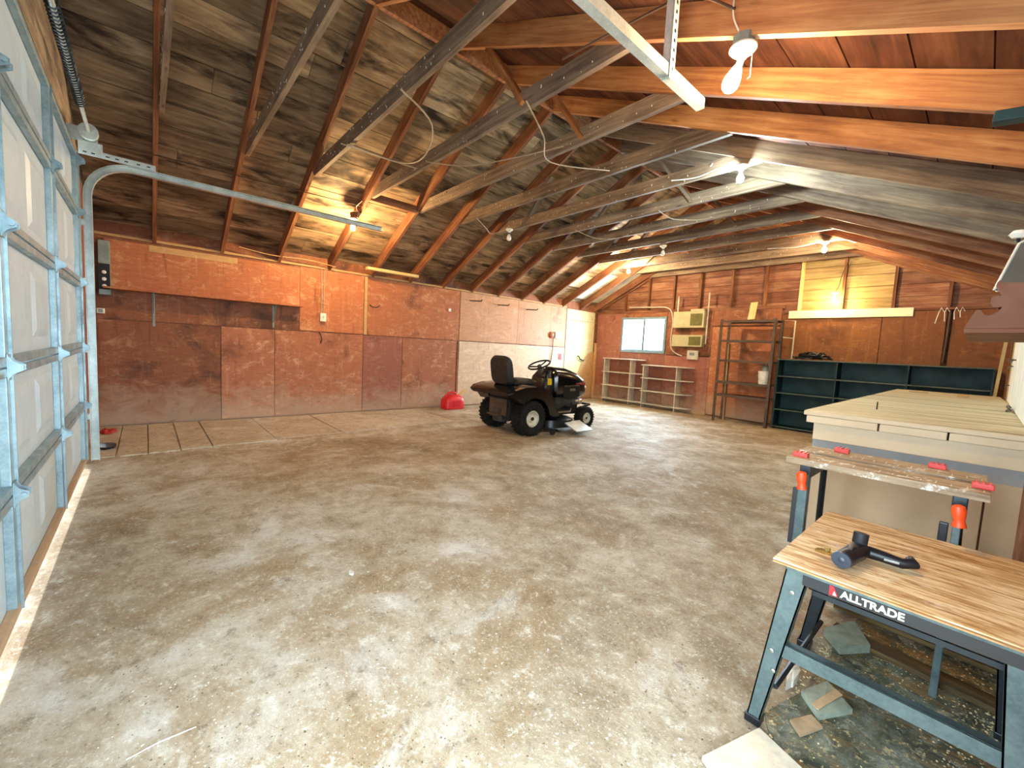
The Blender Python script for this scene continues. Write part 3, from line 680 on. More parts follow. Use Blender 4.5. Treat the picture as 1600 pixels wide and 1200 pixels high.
for q in range(8):
    bm = B(); tube(bm, [(.012, .06 + q * .105, .018), (.05, .06 + q * .105, .024)], .008, 6); obj('peg', bm, M_tan, pg)
o = beam('timber_offcut', (-6.84, 2.74, 2.42), (-6.84, 3.66, 2.42), .10, .045, M_pale); tag(o, 'pale timber length resting under the rafters above the left wall', 'timber')
bm = B(); loft(bm, [((-5.87, 2.17, 2.885), .07, .05, 2, (1, 0, 0), (0, 1, 0)), ((-5.87, 2.18, 2.95), .09, .07, 2, (1, 0, 0), (0, 1, 0))], 12)
tag(obj('lamp_base_board', bm, M_stud), 'small brown wooden block holding the low left bulb', 'wood block')

# ------------------------------------------------------------------ back wall things
def arch_shelf(label, x, z_top, w, n, loc_y=8.95, base=0):
    t = thing('display_shelf', label, 'shelf unit', (x, loc_y, base), group='pale round-ended shelf units')
    dz = (z_top - .10) / (n - 1); dep = .24; wi = w * .72
    for k in range(n):
        z = z_top - k * dz; x1 = w if k else w
        pts = [(-.06, dep), (-.06, .03), (-.03, 0)] + [(x1 - dep * .9 + dep * .9 * math.sin(R(a)), dep - dep * math.cos(R(a))) for a in range(0, 91, 15)]
        bm = B(); prism(bm, pts, z - .022, z, 'z'); obj('shelf', bm, M_shelfw, t)
    for xx in (0, wi):
        bm = B(); abox(bm, (xx, .015, 0), (xx + .022, dep, z_top - .02), bev=.001); obj('side_panel', bm, M_shelfw, t)
    return t
arch_shelf('taller pale shelf unit with round ends under the window, left one', -6.60, 1.13, 1.08, 4)
arch_shelf('lower pale shelf unit with round ends right of the window, right one', -5.46, 1.02, 1.16, 4)
rk = thing('storage_rack', 'tall brown metal rack with open shelves against the back wall', 'shelving rack', (-3.60, 8.62, 0))
RW, RD, RH = .98, .42, 2.03   # posts 50 mm
for xx in (0, RW - .04):
    for yy in (0, RD - .04):
        bm = B(); abox(bm, (xx - .006, yy, 0), (xx + .046, yy + .006, RH)); abox(bm, (xx - .006 if xx == 0 else xx + .040, yy, 0), (xx if xx == 0 else xx + .046, yy + .045, RH)); obj('post', bm, M_rack, rk)
for z in (.54, .80, 1.23, 1.62, 2.0):
    bm = B(); abox(bm, (.008, .008, z), (RW - .008, RD - .008, z + .006)); abox(bm, (.008, .006, z - .038), (RW - .008, .012, z + .006)); abox(bm, (.008, RD - .03, z - .03), (RW - .008, RD - .024, z + .006)); obj('rack_shelf', bm, M_rack, rk)
sf = thing('rack_end_frame', 'pale steel end frame leaning behind the rack, right side', 'metal frame', (-2.56, 9.05, 1.31))
bm = B(); tube(bm, [(-.1, 0, 0), (-.1, 0, .72), (.12, 0, .70), (.12, 0, 0)], .012, 6); obj('frame', bm, M_shelfw, sf)
bm = B(); tube(bm, [(-.1, 0, .4), (.12, 0, .38)], .01, 6); obj('crossbar', bm, M_shelfw, sf)
o = beam('leaning_board', (-3.47, 8.86, .02), (-3.55, 9.02, 1.55), .02, .09, M_tan, None, up=(0, 1, 0)); tag(o, 'narrow light board leaning behind the brown rack, left side', 'board')
pc = thing('paint_can', 'white pail on the rack shelf with a grey jug on top', 'pail', (-2.77, 8.74, .806))
bm = B(); lathe(bm, [(.085, 0), (.1, .22), (.105, .225), (.105, .245), (.0, .247)], 20); obj('bucket', bm, M_white, pc, smooth=True)
bm = B(); tube(bm, [(-.1, -.02, .2), (-.11, -.05, .12), (0, -.11, .06), (.11, -.05, .12), (.1, -.02, .2)], .003, 5); obj('handle', bm, M_silver, pc)
jg = thing('jug', 'translucent grey jug standing on the white pail', 'jug', (-2.75, 8.74, 1.055))
bm = B(); lathe(bm, [(.06, 0), (.065, .05), (.05, .09), (.02, .11), (.018, .13), (0, .13)], 16); obj('body', bm, M_tarp, jg, smooth=True)
bm = B(); lathe(bm, [(.021, .12), (.021, .14), (0, .14)], 12); obj('cap', bm, M_greybox, jg)
gs = thing('bookcase', 'long low dark green bookcase under the back wall light', 'bookcase', (-2.60, 8.85, 0))
GWd, GH, GD = 2.66, 1.30, .33
XC = [0, .88, 1.77, GWd - .02]
for xx in XC:
    bm = B(); abox(bm, (xx, 0, 0), (xx + .02, GD, GH - .02)); obj('upright', bm, M_green, gs)
bm = B(); abox(bm, (-.01, -.01, GH - .02), (GWd + .01, GD, GH), bev=.002); obj('top_board', bm, M_greene, gs)
bm = B(); abox(bm, (0, GD - .008, .02), (GWd, GD, GH - .02)); obj('back_panel', bm, M_green, gs)
for i in range(3):
    for z in (.03, .35, .66, .97):
        bm = B(); abox(bm, (XC[i] + .02, .004, z), (XC[i + 1], GD - .01, z + .02)); obj('shelf', bm, M_green, gs)
        bm = B(); abox(bm, (XC[i] + .02, .0, z), (XC[i + 1], .004, z + .02)); obj('shelf_edge', bm, M_greene, gs)
bd = thing('cable_bundle', 'heap of black cables on the left end of the green bookcase', 'cable bundle', (-2.10, 9.0, 1.30))
for q in range(11):
    pts = []; rr = random.Random(q); cx, cy = rr.uniform(-.2, .2) * (1 - q / 12), rr.uniform(-.04, .06); ra = rr.uniform(.05, .13)
    for a in range(0, 400, 25): pts.append((cx + ra * 1.5 * math.cos(R(a)) * (1 + rr.uniform(-.2, .2)), cy + ra * .8 * math.sin(R(a)), .014 + .009 * q + .035 * rr.random()))
    bm = B(); tube(bm, pts, .013, 6); obj('cable_loop', bm, M_black, bd, smooth=True)
o = tag(box('white_board_strip', (-2.60, 9.19, 2.07), (-.88, 9.215, 2.21), plain('eee6c4', .6, var=.04), None, .003), 'long white board fixed across the back wall under the yellow bulb', 'board')
o = tag(beam('wood_offcut', (-3.08, 8.70, 2.02), (-3.11, 8.88, 2.36), .12, .02, M_pale, None, up=(0, 1, 0)), 'short pale board standing on top of the brown rack', 'board')
def breaker(label, x0, x1, z0, z1, d=.12):
    t = thing('breaker_box', label, 'electrical box', (x0, YW - .005, z0), group='beige metal boxes right of the window')
    w, h = x1 - x0, z1 - z0
    bm = B(); abox(bm, (0, -d, 0), (w, 0, h), bev=.006); obj('housing', bm, M_beigebox, t)
    bm = B(); abox(bm, (w * .57, -d - .003, h * .12), (w * .95, -d + .001, h * .85)); obj('opening', bm, M_dkopen, t)
    bm = B(); abox(bm, (w * .55, -d - .008, h * .85), (w * .97, -d, h * .9)); obj('lip', bm, M_beigebox, t)
    return t
breaker('larger beige metal box right of the window, upper of two', -4.86, -4.16, 1.90, 2.26); breaker('smaller beige metal box right of the window, lower of two', -4.86, -4.16, 1.48, 1.74)
wallbox('breaker_box_cover', 'small beige plate on top of the upper metal box', 'metal plate', (-4.48, YW - .10, 2.265), (-4.18, YW - .01, 2.31), M_beigebox)
wallbox('thermostat', 'small beige control box below the two metal boxes', 'control box', (-4.50, YW - .06, 1.20), (-4.26, YW - .005, 1.40), M_shelfw, sub=[('display', (-4.45, YW - .063, 1.29), (-4.33, YW - .06, 1.35), M_greybox)])
for lb, x, z0, z1 in (('pale conduit pipe rising left of the metal boxes', -4.80, 2.27, 2.62), ('long pale conduit pipe down the right of the metal boxes', -4.11, 1.55, 2.66)):
    bm = B(); tube(bm, [(x, YW - .06, z0), (x, YW - .06, z1)], .016, 8); tag(obj('conduit', bm, M_shelfw, smooth=True), lb, 'conduit')
for q, x in enumerate((-.56, -.50, -.40, -.34)):
    bm = B(); tube(bm, [(x + .02, YW - .03, 2.13), (x - .01, YW - .05, 2.19), (x - .03, YW - .05, 2.12), (x - (.06 if q == 0 else .02), YW - .045, 1.95 + .03 * q)], .0055, 6)
    tag(obj('wire_clip', bm, M_porc), ('longest pale bent wire hook high on the back wall, first of four', 'short pale wire hook high on the back wall, second of four from the left', 'short pale wire hook high on the back wall, third of four from the left', 'pale bent wire hook high on the back wall, rightmost of four')[q], 'wire hook', 'wire hooks on the back wall')
bm = B(); tube(bm, [(-.47, YW - .012, 2.15), (-.47, YW - .012, 1.75), (-.48, YW - .012, 1.35)], .02, 6); tag(obj('dark_strip', bm, M_cabled), 'dark strip down the seam below the wire hooks', 'strip')  # dark tube laid along the gap between two plywood panels

# ------------------------------------------------------------------ floor things at left
gc = thing('gas_can', 'red plastic gas can with yellow spout on the floor by the left wall', 'gas can', (-6.88, 4.53, 0), R(90))
bm = B(); Y_ = (0, 1, 0); X_ = (1, 0, 0)
loft(bm, [((0, 0, .0), .20, .125, 5, X_, Y_), ((0, 0, .015), .215, .14, 5, X_, Y_), ((0, 0, .16), .215, .14, 5, X_, Y_), ((0, 0, .22), .19, .125, 4, X_, Y_), ((.02, 0, .26), .13, .09, 3, X_, Y_), ((.03, 0, .28), .08, .06, 3, X_, Y_)], 28); obj('body', bm, M_redp, gc, smooth=True)
bm = B(); tube(bm, [(-.17, 0, .2), (-.16, 0, .27), (-.10, 0, .31), (.0, 0, .325), (.07, 0, .30), (.09, 0, .26)], [.024, .022, .02, .02, .022, .026], 10); obj('handle', bm, M_redp, gc, smooth=True)
bm = B(); lathe(bm, [(.035, 0), (.035, .03), (.02, .035)], 16, 'z', (.13, 0, .225)); obj('cap', bm, M_blackm, gc, smooth=True)
bm = B(); tube(bm, [(.13, 0, .25), (.18, 0, .29), (.30, 0, .37)], [.02, .016, .011], 10); obj('spout', bm, M_yel, gc, smooth=True)
bm = B(); abox(bm, (-.06, -.145, .06), (.10, -.141, .17), bev=.001); obj('label_plate', bm, plain('c8202a', .5), gc)
def scrap(name, label, cat, outline, z, th, mat, seed=1, rise=.02):
    rr = random.Random(seed); bm = B()
    top = [bm.verts.new((x, y, z + th + rr.random() * rise)) for x, y in outline]; bot = [bm.verts.new((x, y, z)) for x, y in outline]; n = len(outline)
    cx = sum(p[0] for p in outline) / n; cy = sum(p[1] for p in outline) / n
    c = bm.verts.new((cx, cy, z + th + rise * .8))
    for k in range(n):
        bm.faces.new((top[k], top[(k + 1) % n], c)); bm.faces.new((bot[k], bot[(k + 1) % n], top[(k + 1) % n], top[k]))
    bm.faces.new(bot[::-1]); return tag(obj(name, bm, mat), label, cat)
def blob(cx, cy, rx, ry, n, seed, irr=.2):
    rr = random.Random(seed); return [(cx + rx * math.cos(2 * math.pi * k / n) * (1 + rr.uniform(-irr, irr)), cy + ry * math.sin(2 * math.pi * k / n) * (1 + rr.uniform(-irr, irr))) for k in range(n)]
scrap('red_rag', 'crumpled red rag on the slab by the garage door track', 'rag', blob(-6.68, -.34, .12, .06, 11, 3, .3), .015, .012, M_red_rag, 3, .035)
scrap('black_lid', 'flat black cap on the slab beside the garage door', 'lid', blob(-5.85, -.31, .13, .07, 14, 5, .06), .015, .02, M_black, 2, .004)

# ------------------------------------------------------------------ riding mower
mw = thing('riding_mower', 'black riding lawn mower with beige wheel rims parked mid garage', 'lawn mower', (-4.68, 4.14, 0), R(-2))
def wheel(x, y, r, w, rimr, nm, side):
    bm = B(); h = w / 2
    lathe(bm, [(rimr, -h * .75), (rimr + .02, -h * .9), (r * .86, -h), (r * .96, -h * .82), (r, -h * .45), (r, h * .45), (r * .96, h * .82), (r * .86, h), (rimr + .02, h * .9), (rimr, h * .75)], 36, 'x', (x, y, r), cap=False)
    n = 26
    for k in range(n):
        a = 2 * math.pi * k / n
        for s in (-1, 1):
            Mx = Matrix.Translation((x, y, r)) @ Matrix.Rotation(a, 4, 'X')
            M2 = Mx @ Matrix.Translation((s * w * .23, 0, r + .002)) @ Matrix.Rotation(s * R(35), 4, 'Z')
            abox(bm, (-w * .22, -.008, -.006), (w * .22, .008, .006), M2)
    tr = obj('tire', bm, M_tire, mw, smooth=True)
    bm = B(); f = side
    pr = [(rimr + .004, h * .82), (rimr - .004, h * .84), (rimr - .012, h * .62), (rimr * .55, h * .42), (rimr * .42, h * .5), (rimr * .40, h * .62), (rimr * .2, h * .64), (rimr * .2, h * .75), (0.001, h * .75)]
    lathe(bm, [(a, b * f) for a, b in pr] , 30, 'x', (x, y, r), cap=False)
    lathe(bm, [(a, -b * f * .8) for a, b in pr[:5]] + [(.001, -h * f * .35)], 30, 'x', (x, y, r), cap=False)
    rm = obj('rim', bm, M_rim, mw, smooth=True)
    bm = B(); lathe(bm, [(rimr * .22, f * h * .7), (rimr * .22, f * h * .82), (.001, f * h * .84)], 16, 'x', (x, y, r)); obj('hub_cap', bm, M_blackm, mw, smooth=True)
wheel(.39, 0, .25, .24, .115, 'rear', 1); wheel(-.39, 0, .25, .24, .115, 'rear', -1)
wheel(.37, 1.23, .175, .15, .085, 'front', 1); wheel(-.37, 1.23, .175, .15, .085, 'front', -1)
# rear fender body: one shell with two wheel arches
bm = B()
ar = [(-.36, .55), (-.42, .60), (-.36, .66), (-.2, .70), (.10, .71), (.26, .66), (.36, .54), (.42, .36), (.50, .30), (.50, .27), (.38, .27)]
arc_in = [(.30 * math.cos(R(a)), .25 + .30 * math.sin(R(a))) for a in range(10, 150, 14)] + [(-.28, .54)]
for s in (-1, 1):
    x0, x1 = s * .24, s * .52
    poly = ar + arc_in
    prism(bm, poly, min(x0, x1), max(x0, x1), 'x')
obj('rear_fender', bm, M_gloss, mw)
bm = B(); loft(bm, [((0, -.44, .60), .44, .03, 4, (1, 0, 0), (0, 0, 1)), ((0, -.39, .62), .50, .045, 4, (1, 0, 0), (0, 0, 1)), ((0, -.1, .66), .50, .07, 4, (1, 0, 0), (0, 0, 1)), ((0, .15, .66), .40, .06, 4, (1, 0, 0), (0, 0, 1)), ((0, .32, .50), .28, .10, 3, (1, 0, 0), (0, 0, 1))], 32)
obj('seat_deck', bm, M_gloss, mw, smooth=True)
bm = B(); abox(bm, (-.24, -.24, .20), (.24, .30, .56), bev=.02); obj('chassis', bm, M_blackm, mw)
bm = B(); tube(bm, [(-.34, 0, .25), (.34, 0, .25)], .05, 12); abox(bm, (-.1, -.28, .16), (.1, .06, .36), bev=.02); obj('transaxle', bm, metal('transaxle_grey', '5a5652', '2c2a28', .5, .4), mw)
bm = B(); abox(bm, (-.13, -.36, .26), (.13, -.26, .275)); abox(bm, (-.2, -.27, .26), (.2, -.25, .5), bev=.004); obj('hitch_plate', bm, M_rack, mw)
bm = B(); abox(bm, (-.22, .25, .22), (.22, 1.35, .30), bev=.01); obj('frame_rail', bm, M_blackm, mw)
# seat
bm = B(); loft(bm, [((0, -.13, .735), .20, .035, 3, (1, 0, 0), (0, 0, 1)), ((0, -.10, .745), .235, .055, 3.5, (1, 0, 0), (0, 0, 1)), ((0, .22, .745), .23, .05, 3.5, (1, 0, 0), (0, 0, 1)), ((0, .30, .74), .2, .03, 3, (1, 0, 0), (0, 0, 1))], 28); obj('seat_cushion', bm, M_seat, mw, smooth=True)
bm = B(); tv = Vector((0, -.16, 1)).normalized(); nv = (0, 1, .16)
loft(bm, [((0, -.185, .90), .20, .19, 4, (1, 0, 0), tv), ((0, -.20 + .01, .90), .232, .218, 4, (1, 0, 0), tv), ((0, -.235 + .01, .905), .235, .222, 4, (1, 0, 0), tv), ((0, -.275, .905), .20, .19, 4, (1, 0, 0), tv)], 32)
obj('backrest', bm, M_seat, mw, smooth=True)
bm = B(); abox(bm, (-.05, -.2, .68), (.05, .1, .72)); obj('seat_bracket', bm, M_silver, mw)
# steering
c0 = Vector((0, .52, 1.0)); ax = Vector((0, -.45, 1)).normalized()
M3 = frame((0, 0, 0), ax).to_4x4()   # local X = axis
bm = B(); pts = [c0 + (Vector((1, 0, 0)) * math.cos(R(a)) + ax.cross(Vector((1, 0, 0))) * math.sin(R(a))) * .175 for a in range(0, 360, 12)]; tube(bm, pts, .014, 8, closed=True)
for a in (90, 215, 325):
    tube(bm, [c0 - ax * .03, c0 + (Vector((1, 0, 0)) * math.cos(R(a)) + ax.cross(Vector((1, 0, 0))) * math.sin(R(a))) * .17], .012, 8)
obj('steering_wheel', bm, M_blackm, mw, smooth=True)
bm = B(); tube(bm, [c0 + ax * .0, c0 - ax * .05, c0 - ax * .24], [.03, .042, .055], 12); obj('steering_column', bm, M_rack, mw, smooth=True)
bm = B(); loft(bm, [((0, .58, .42), .20, .12, 4, (1, 0, 0), (0, 1, 0)), ((0, .60, .66), .20, .12, 4, (1, 0, 0), (0, 1, 0)), ((0, .62, .82), .18, .11, 4, (1, 0, 0), (0, 1, 0)), ((0, .66, .92), .13, .07, 3, (1, 0, 0), (0, 1, 0))], 28); obj('dash_tower', bm, M_black, mw, smooth=True)
bm = B(); abox(bm, (.196, .53, .70), (.202, .62, .80)); obj('warning_sticker', bm, M_yel, mw)
# hood
bm = B(); U, V = (1, 0, 0), (0, 0, 1)
loft(bm, [((0, .66, .71), .22, .19, 4, U, V), ((0, .70, .72), .255, .225, 4.5, U, V), ((0, .95, .705), .26, .225, 4.2, U, V), ((0, 1.2, .675), .25, .205, 3.8, U, V), ((0, 1.36, .64), .225, .175, 3.4, U, V), ((0, 1.44, .61), .18, .13, 3, U, V), ((0, 1.47, .60), .12, .09, 2.6, U, V)], 36)
obj('hood', bm, M_gloss, mw, smooth=True)
bm = B(); abox(bm, (-.262, .84, .50), (.262, 1.22, .70), bev=.02); obj('side_panel', bm, M_black, mw)
bm = B(); loft(bm, [((0, .74, .955), .10, .02, 3, (1, 0, 0), (0, 0, 1)), ((0, 1.0, .94), .12, .02, 3, U, V), ((0, 1.3, .86), .10, .02, 3, U, V)], 16); obj('hood_ridge', bm, M_black, mw, smooth=True)
bm = B(); abox(bm, (.238, 1.12, .70), (.262, 1.34, .73), bev=.004); obj('accent_stripe', bm, plain('8c2030', .4), mw)
bm = B(); abox(bm, (.262, .98, .60), (.266, 1.10, .64), bev=.001); obj('badge', bm, M_silver, mw)
for s in (-1, 1):
    bm = B(); loft(bm, [((s * .14, 1.40, .66), .06, .035, 3, U, V), ((s * .14, 1.455, .645), .045, .025, 3, U, V)], 16); obj('headlight', bm, M_porc, mw, smooth=True)
bm = B(); abox(bm, (-.2, .72, .30), (.2, 1.25, .50), bev=.02); obj('engine', bm, metal('engine_grey', '4a4a48', '201f1e', .5, .5), mw)
bm = B(); lathe(bm, [(.045, -.08), (.05, -.07), (.05, .07), (.045, .08)], 16, 'y', (.22, 1.2, .42)); obj('muffler', bm, M_silver, mw, smooth=True)
bm = B(); tube(bm, [(-.37, 1.23, .19), (-.2, 1.23, .24), (.2, 1.23, .24), (.37, 1.23, .19)], .028, 8); obj('front_axle', bm, M_blackm, mw)
bm = B(); tube(bm, [(-.22, 1.2, .3), (-.24, 1.5, .36), (.24, 1.5, .36), (.22, 1.2, .3)], .02, 8); obj('front_bumper', bm, M_black, mw, smooth=True)
# footrests and mower deck
for s in (-1, 1):
    bm = B(); loft(bm, [((s * .36, .30, .33), .13, .015, 4, U, V), ((s * .37, .5, .31), .15, .018, 4, U, V), ((s * .36, .78, .31), .13, .018, 4, U, V), ((s * .33, .86, .36), .09, .015, 4, U, V)], 20); obj('footrest', bm, M_black, mw, smooth=True)
bm = B(); loft(bm, [((0, .64, .085), .53, .34, 3.2, (1, 0, 0), (0, 1, 0)), ((0, .64, .19), .52, .33, 3.2, (1, 0, 0), (0, 1, 0)), ((0, .64, .215), .46, .28, 3, (1, 0, 0), (0, 1, 0))], 40); obj('mower_deck', bm, M_black, mw, smooth=True)
for s in (-1, 1):
    bm = B(); lathe(bm, [(.075, 0), (.08, .05), (.05, .08), (.02, .085)], 20, 'z', (s * .3, .62, .21)); obj('spindle_cover', bm, M_blackm, mw, smooth=True)
bm = B(); prism(bm, [(.50, .17), (.78, .07), (.78, .055), (.50, .15)], .62, .98); obj('discharge_chute', bm, plain('9aa8b0', .35), mw)
for y in (.34, .95):
    bm = B(); lathe(bm, [(.045, -.018), (.05, 0), (.045, .018)], 16, 'x', (.56, y, .05)); obj('gauge_wheel', bm, M_blackm, mw, smooth=True)
bm = B(); tube(bm, [(.24, .33, .62), (.30, .36, .80)], .008, 6); lathe(bm, [(.001, -.02), (.018, -.01), (.018, .01), (.001, .02)], 10, 'z', (.30, .36, .81)); obj('deck_lever', bm, M_black, mw)

# ------------------------------------------------------------------ big painted workbench
wbn = thing('workbench', 'long cream painted wooden workbench with a worn plank top', 'workbench', (-.65, 2.97, 0), R(1.2))
BW, BL, BT = .865, 4.72, .95
for k in range(12):
    y0 = -.02 + k * (BL + .02) / 12; wd_ = (BL + .02) / 12
    beam('top_plank', (-.05, y0 + wd_ / 2, BT - .012), (BW, y0 + wd_ / 2, BT - .012), wd_ - .0015, .024 + .001 * (k % 2), M_btop, wbn, bev=.001)
bm = B(); abox(bm, (-.05, -.032, BT - .026), (BW, -.02, BT - .002), bev=.003); obj('front_edge_board', bm, M_bench, wbn)
for x0, x1 in ((-.035, .285), (.292, .545), (.552, BW)):
    bm = B(); abox(bm, (x0, -.03, BT - .068), (x1, .02, BT - .027), bev=.004); obj('edge_block', bm, M_bench, wbn)
bm = B(); abox(bm, (.0, -.012, BT - .165), (BW - .01, .012, BT - .069), bev=.003); obj('apron_board', bm, M_bench, wbn)
bm = B(); abox(bm, (.0, .004, BT - .24), (BW - .01, .024, BT - .166)); obj('recessed_strip', bm, M_benchg, wbn)
bm = B(); abox(bm, (.012, .0, .05), (.69, .02, BT - .24), bev=.002); obj('front_panel', bm, M_benchp, wbn)
bm = B(); abox(bm, (.698, .004, .05), (BW - .01, .022, BT - .24), bev=.002); obj('front_panel', bm, M_benchp, wbn)
bm = B(); abox(bm, (.0, .0, BT - .165), (.02, BL - .02, BT - .03)); obj('side_apron', bm, M_bench, wbn)
for y in (.05, 1.5, 3.0, 4.55):
    bm = B(); abox(bm, (.01, y, 0), (.09, y + .08, BT - .03), bev=.003); obj('leg', bm, M_bench, wbn)
    bm = B(); abox(bm, (BW - .09, y, 0), (BW - .02, y + .08, BT - .03), bev=.003); obj('leg', bm, M_bench, wbn)
bm = B(); abox(bm, (.03, .06, .22), (BW - .03, BL - .1, .24)); obj('lower_shelf', bm, M_stud, wbn)
bm = B(); abox(bm, (.03, .02, .0), (BW - .03, .04, .06)); obj('kick_board', bm, M_stud, wbn)
o = tag(box('steel_rule', (-.62, 7.0, .953), (-.45, 7.03, .957), M_blackm), 'thin dark strip lying near the far end of the workbench', 'strip')
o = tag(box('wood_block', (-.20, 6.6, .953), (-.12, 6.72, .985), M_tan), 'small tan wood scrap at the far end of the workbench', 'wood scrap')
bm = B(); tube(bm, [(-.46, 3.6, .95), (-.46, 3.6, 1.0)], .004, 6); tag(obj('nail', bm, M_blackm), 'nail sticking up from the workbench top', 'nail')

# ------------------------------------------------------------------ clamping bench with two jaws and red pegs
jb2 = thing('clamping_bench', 'folding clamping bench with two worn plank jaws and red pegs before the workbench', 'folding bench', (-.26, 2.38, 0), R(.5))
def jaw_mat():
    t = NT('worn_jaw_wood'); v = t.objco(); n = t.noise(v, 16, 7, .75); g = t.noise(t.sc(v, 1, 12, 12), 3, 6)
    col = t.ramp(g, [(.35, rgb('7a6248')), (.6, rgb('b39a7c'))]); col = t.mix(t.mapr(n, .55, .62, 0, .9), col, rgb('e6e0d2')); t.bump(n, .3, .003); return t.out(col, .7)
M_jaw = jaw_mat()
for y0, y1, x0, x1 in ((-.20, -.03, -.31, .305), (.03, .21, -.315, .30)):
    bm = B(); abox(bm, (x0, y0, .775), (x1, y1, .803), bev=.003); o = obj('jaw', bm, M_jaw, jb2)
    # ruler marks pressed along the front edge
    for q in range(15):
        bm = B(); xx = x0 + .03 + q * .0405; abox(bm, (xx, y0 + .03, .8031), (xx + .003, y0 + .065 + .015 * (q % 2), .8036)); mk = obj('ruler_mark', bm, M_cloth, None); mk.parent = o; mk.location = mk.location - o.location
for x, y in ((-.265, -.15), (-.17, .155), (.155, .175), (.285, -.10)):
    bm = B(); abox(bm, (x - .028, y - .018, .803), (x + .028, y + .018, .823), bev=.004)
    for d in (-.016, 0, .016): abox(bm, (x + d - .003, y - .019, .823), (x + d + .003, y + .019, .828))
    obj('peg', bm, plain('e2463c', .4), jb2)
for x in (-.235, .235):
    bm = B(); abox(bm, (x - .02, -.19, .72), (x + .02, .20, .775), bev=.004); obj('jaw_carrier', bm, M_wbdark, jb2)
    bm = B(); tube(bm, [(x, -.24, .74), (x, .18, .74)], .008, 8); obj('vise_screw', bm, M_silver, jb2, smooth=True)
    bm = B(); lathe(bm, [(.008, 0), (.017, -.005), (.020, -.022), (.017, -.046), (.015, -.056), (.019, -.072), (.019, -.078), (.008, -.078)], 16, 'z', (x - .002, -.235, .755), M=Matrix.Rotation(R(-6), 3, 'Y')); obj('crank_handle', bm, M_redo, jb2, smooth=True)
    lw = .018 if x < 0 else .011
    bm = B(); abox(bm, (x - lw, -.20, .01), (x + lw, -.18, .74), bev=.003); abox(bm, (x - lw, -.18, .01), (x - lw + .005, -.155, .74)); abox(bm, (x + lw - .005, -.18, .01), (x + lw, -.155, .74)); obj('leg', bm, M_wbsteel, jb2)
    bm = B(); abox(bm, (x - .045, -.16, .40), (x - .02, -.14, .66), bev=.003); obj('slide_plate', bm, M_black, jb2)
    bm = B(); tube(bm, [(x, .17, .74), (x - .02 * (1 if x < 0 else -1), .30, .02)], .014, 8); obj('leg', bm, M_wbdark, jb2)
for y in (.27,):
    bm = B(); tube(bm, [(-.235, y - .02, .14), (.235, y - .02, .14)], .012, 8); obj('stretcher', bm, M_wbdark, jb2)

# ------------------------------------------------------------------ near workbench
fw = thing('portable_workbench', 'near portable workbench with plywood top on a grey green steel frame', 'workbench', (-.07, 1.56, 0), R(0))
bm = B(); abox(bm, (-.325, -.067, .599), (.30, .62, .603), bev=.001); obj('plywood_top', bm, M_plytop, fw)
bm = B(); abox(bm, (-.323, -.0655, .595), (.30, .619, .599)); obj('plywood_core', bm, plain('8a5c34', .8, var=.25, scale=20), fw)
bm = B(); abox(bm, (-.325, -.067, .590), (.30, .62, .595), bev=.001); obj('plywood_back', bm, plain('b98c5c', .8, var=.2, scale=20), fw)
bm = B(); abox(bm, (-.30, -.03, .583), (.29, .60, .5898)); obj('top_bracket', bm, M_wbdark, fw)
def taper_leg(x0, x1, zt, zb, y0, y1, s, back=False):
    """sheet-steel leg: flat face towards the front with flanges"""
    bm = B(); w0, w1 = (.062, .038) if s < 0 or back else (.085, .070)
    a = [(x0 - w0 / 2, zt), (x0 + w0 / 2, zt), (x1 + w1 / 2, zb), (x1 - w1 / 2, zb)]
    prism(bm, a, y0, y0 + .004)
    for sd in (-1, 1):
        p = [(x0 + sd * w0 / 2, zt), (x0 + sd * (w0 / 2 - .004), zt), (x1 + sd * (w1 / 2 - .004), zb), (x1 + sd * w1 / 2, zb)]
        prism(bm, p, y0, y1)
    return bm
for nm, y0, y1, mt in (('leg', -.035, .005, M_wbsteel), ('leg', .60, .56, M_wbdark)):
    for s, xt, xb in ((-1, -.262, -.345), (1, .20, .235)):
        lo, hi = min(y0, y1), max(y0, y1)
        bm = taper_leg(xt, xb, .589, .012, lo, hi, s); obj(nm, bm, mt, fw)
        bm = B(); abox(bm, (xb - (.024 if s < 0 else .038), lo - .004, 0), (xb + (.024 if s < 0 else .038), hi + .006, .03), bev=.004); obj('rubber_foot', bm, M_black, fw)
bm = B(); abox(bm, (-.29, -.060, .580), (.28, -.030, .5898), bev=.001); obj('top_rail', bm, M_wbsteel, fw)
bm = B(); abox(bm, (-.245, -.054, .545), (.19, -.028, .580)); obj('name_rail', bm, M_black, fw)
bm = B(); abox(bm, (-.25, .595, .50), (.19, .601, .56)); abox(bm, (-.235, .03, .487), (.19, .036, .503)); obj('cross_rail', bm, M_wbdark, fw)
bm = B(); abox(bm, (-.315, -.030, .275), (.215, -.024, .322), bev=.001); abox(bm, (-.315, -.030, .318), (.215, -.0, .322)); obj('stretcher', bm, M_wbsteel, fw)
bm = B(); abox(bm, (-.25, .0, .53), (-.235, .58, .56)); abox(bm, (.19, .0, .53), (.205, .58, .56)); obj('side_rail', bm, M_wbdark, fw)
for sd, (a, b) in (('l', ((-.30, .01, .14), (-.295, .57, .14))), ('r', ((.24, .01, .14), (.24, .57, .14)))):
    bm = B(); tube(bm, [a, b], .009, 8); obj('side_brace', bm, M_wbdark, fw)
for x, z in ((-.272, .50), (-.31, .284), (-.30, .22), (.21, .50)):
    bm = B(); lathe(bm, [(.001, -.040), (.007, -.0385), (.008, -.035)], 10, 'y', (x, 0, z)); obj('rivet', bm, M_silver, fw, smooth=True)
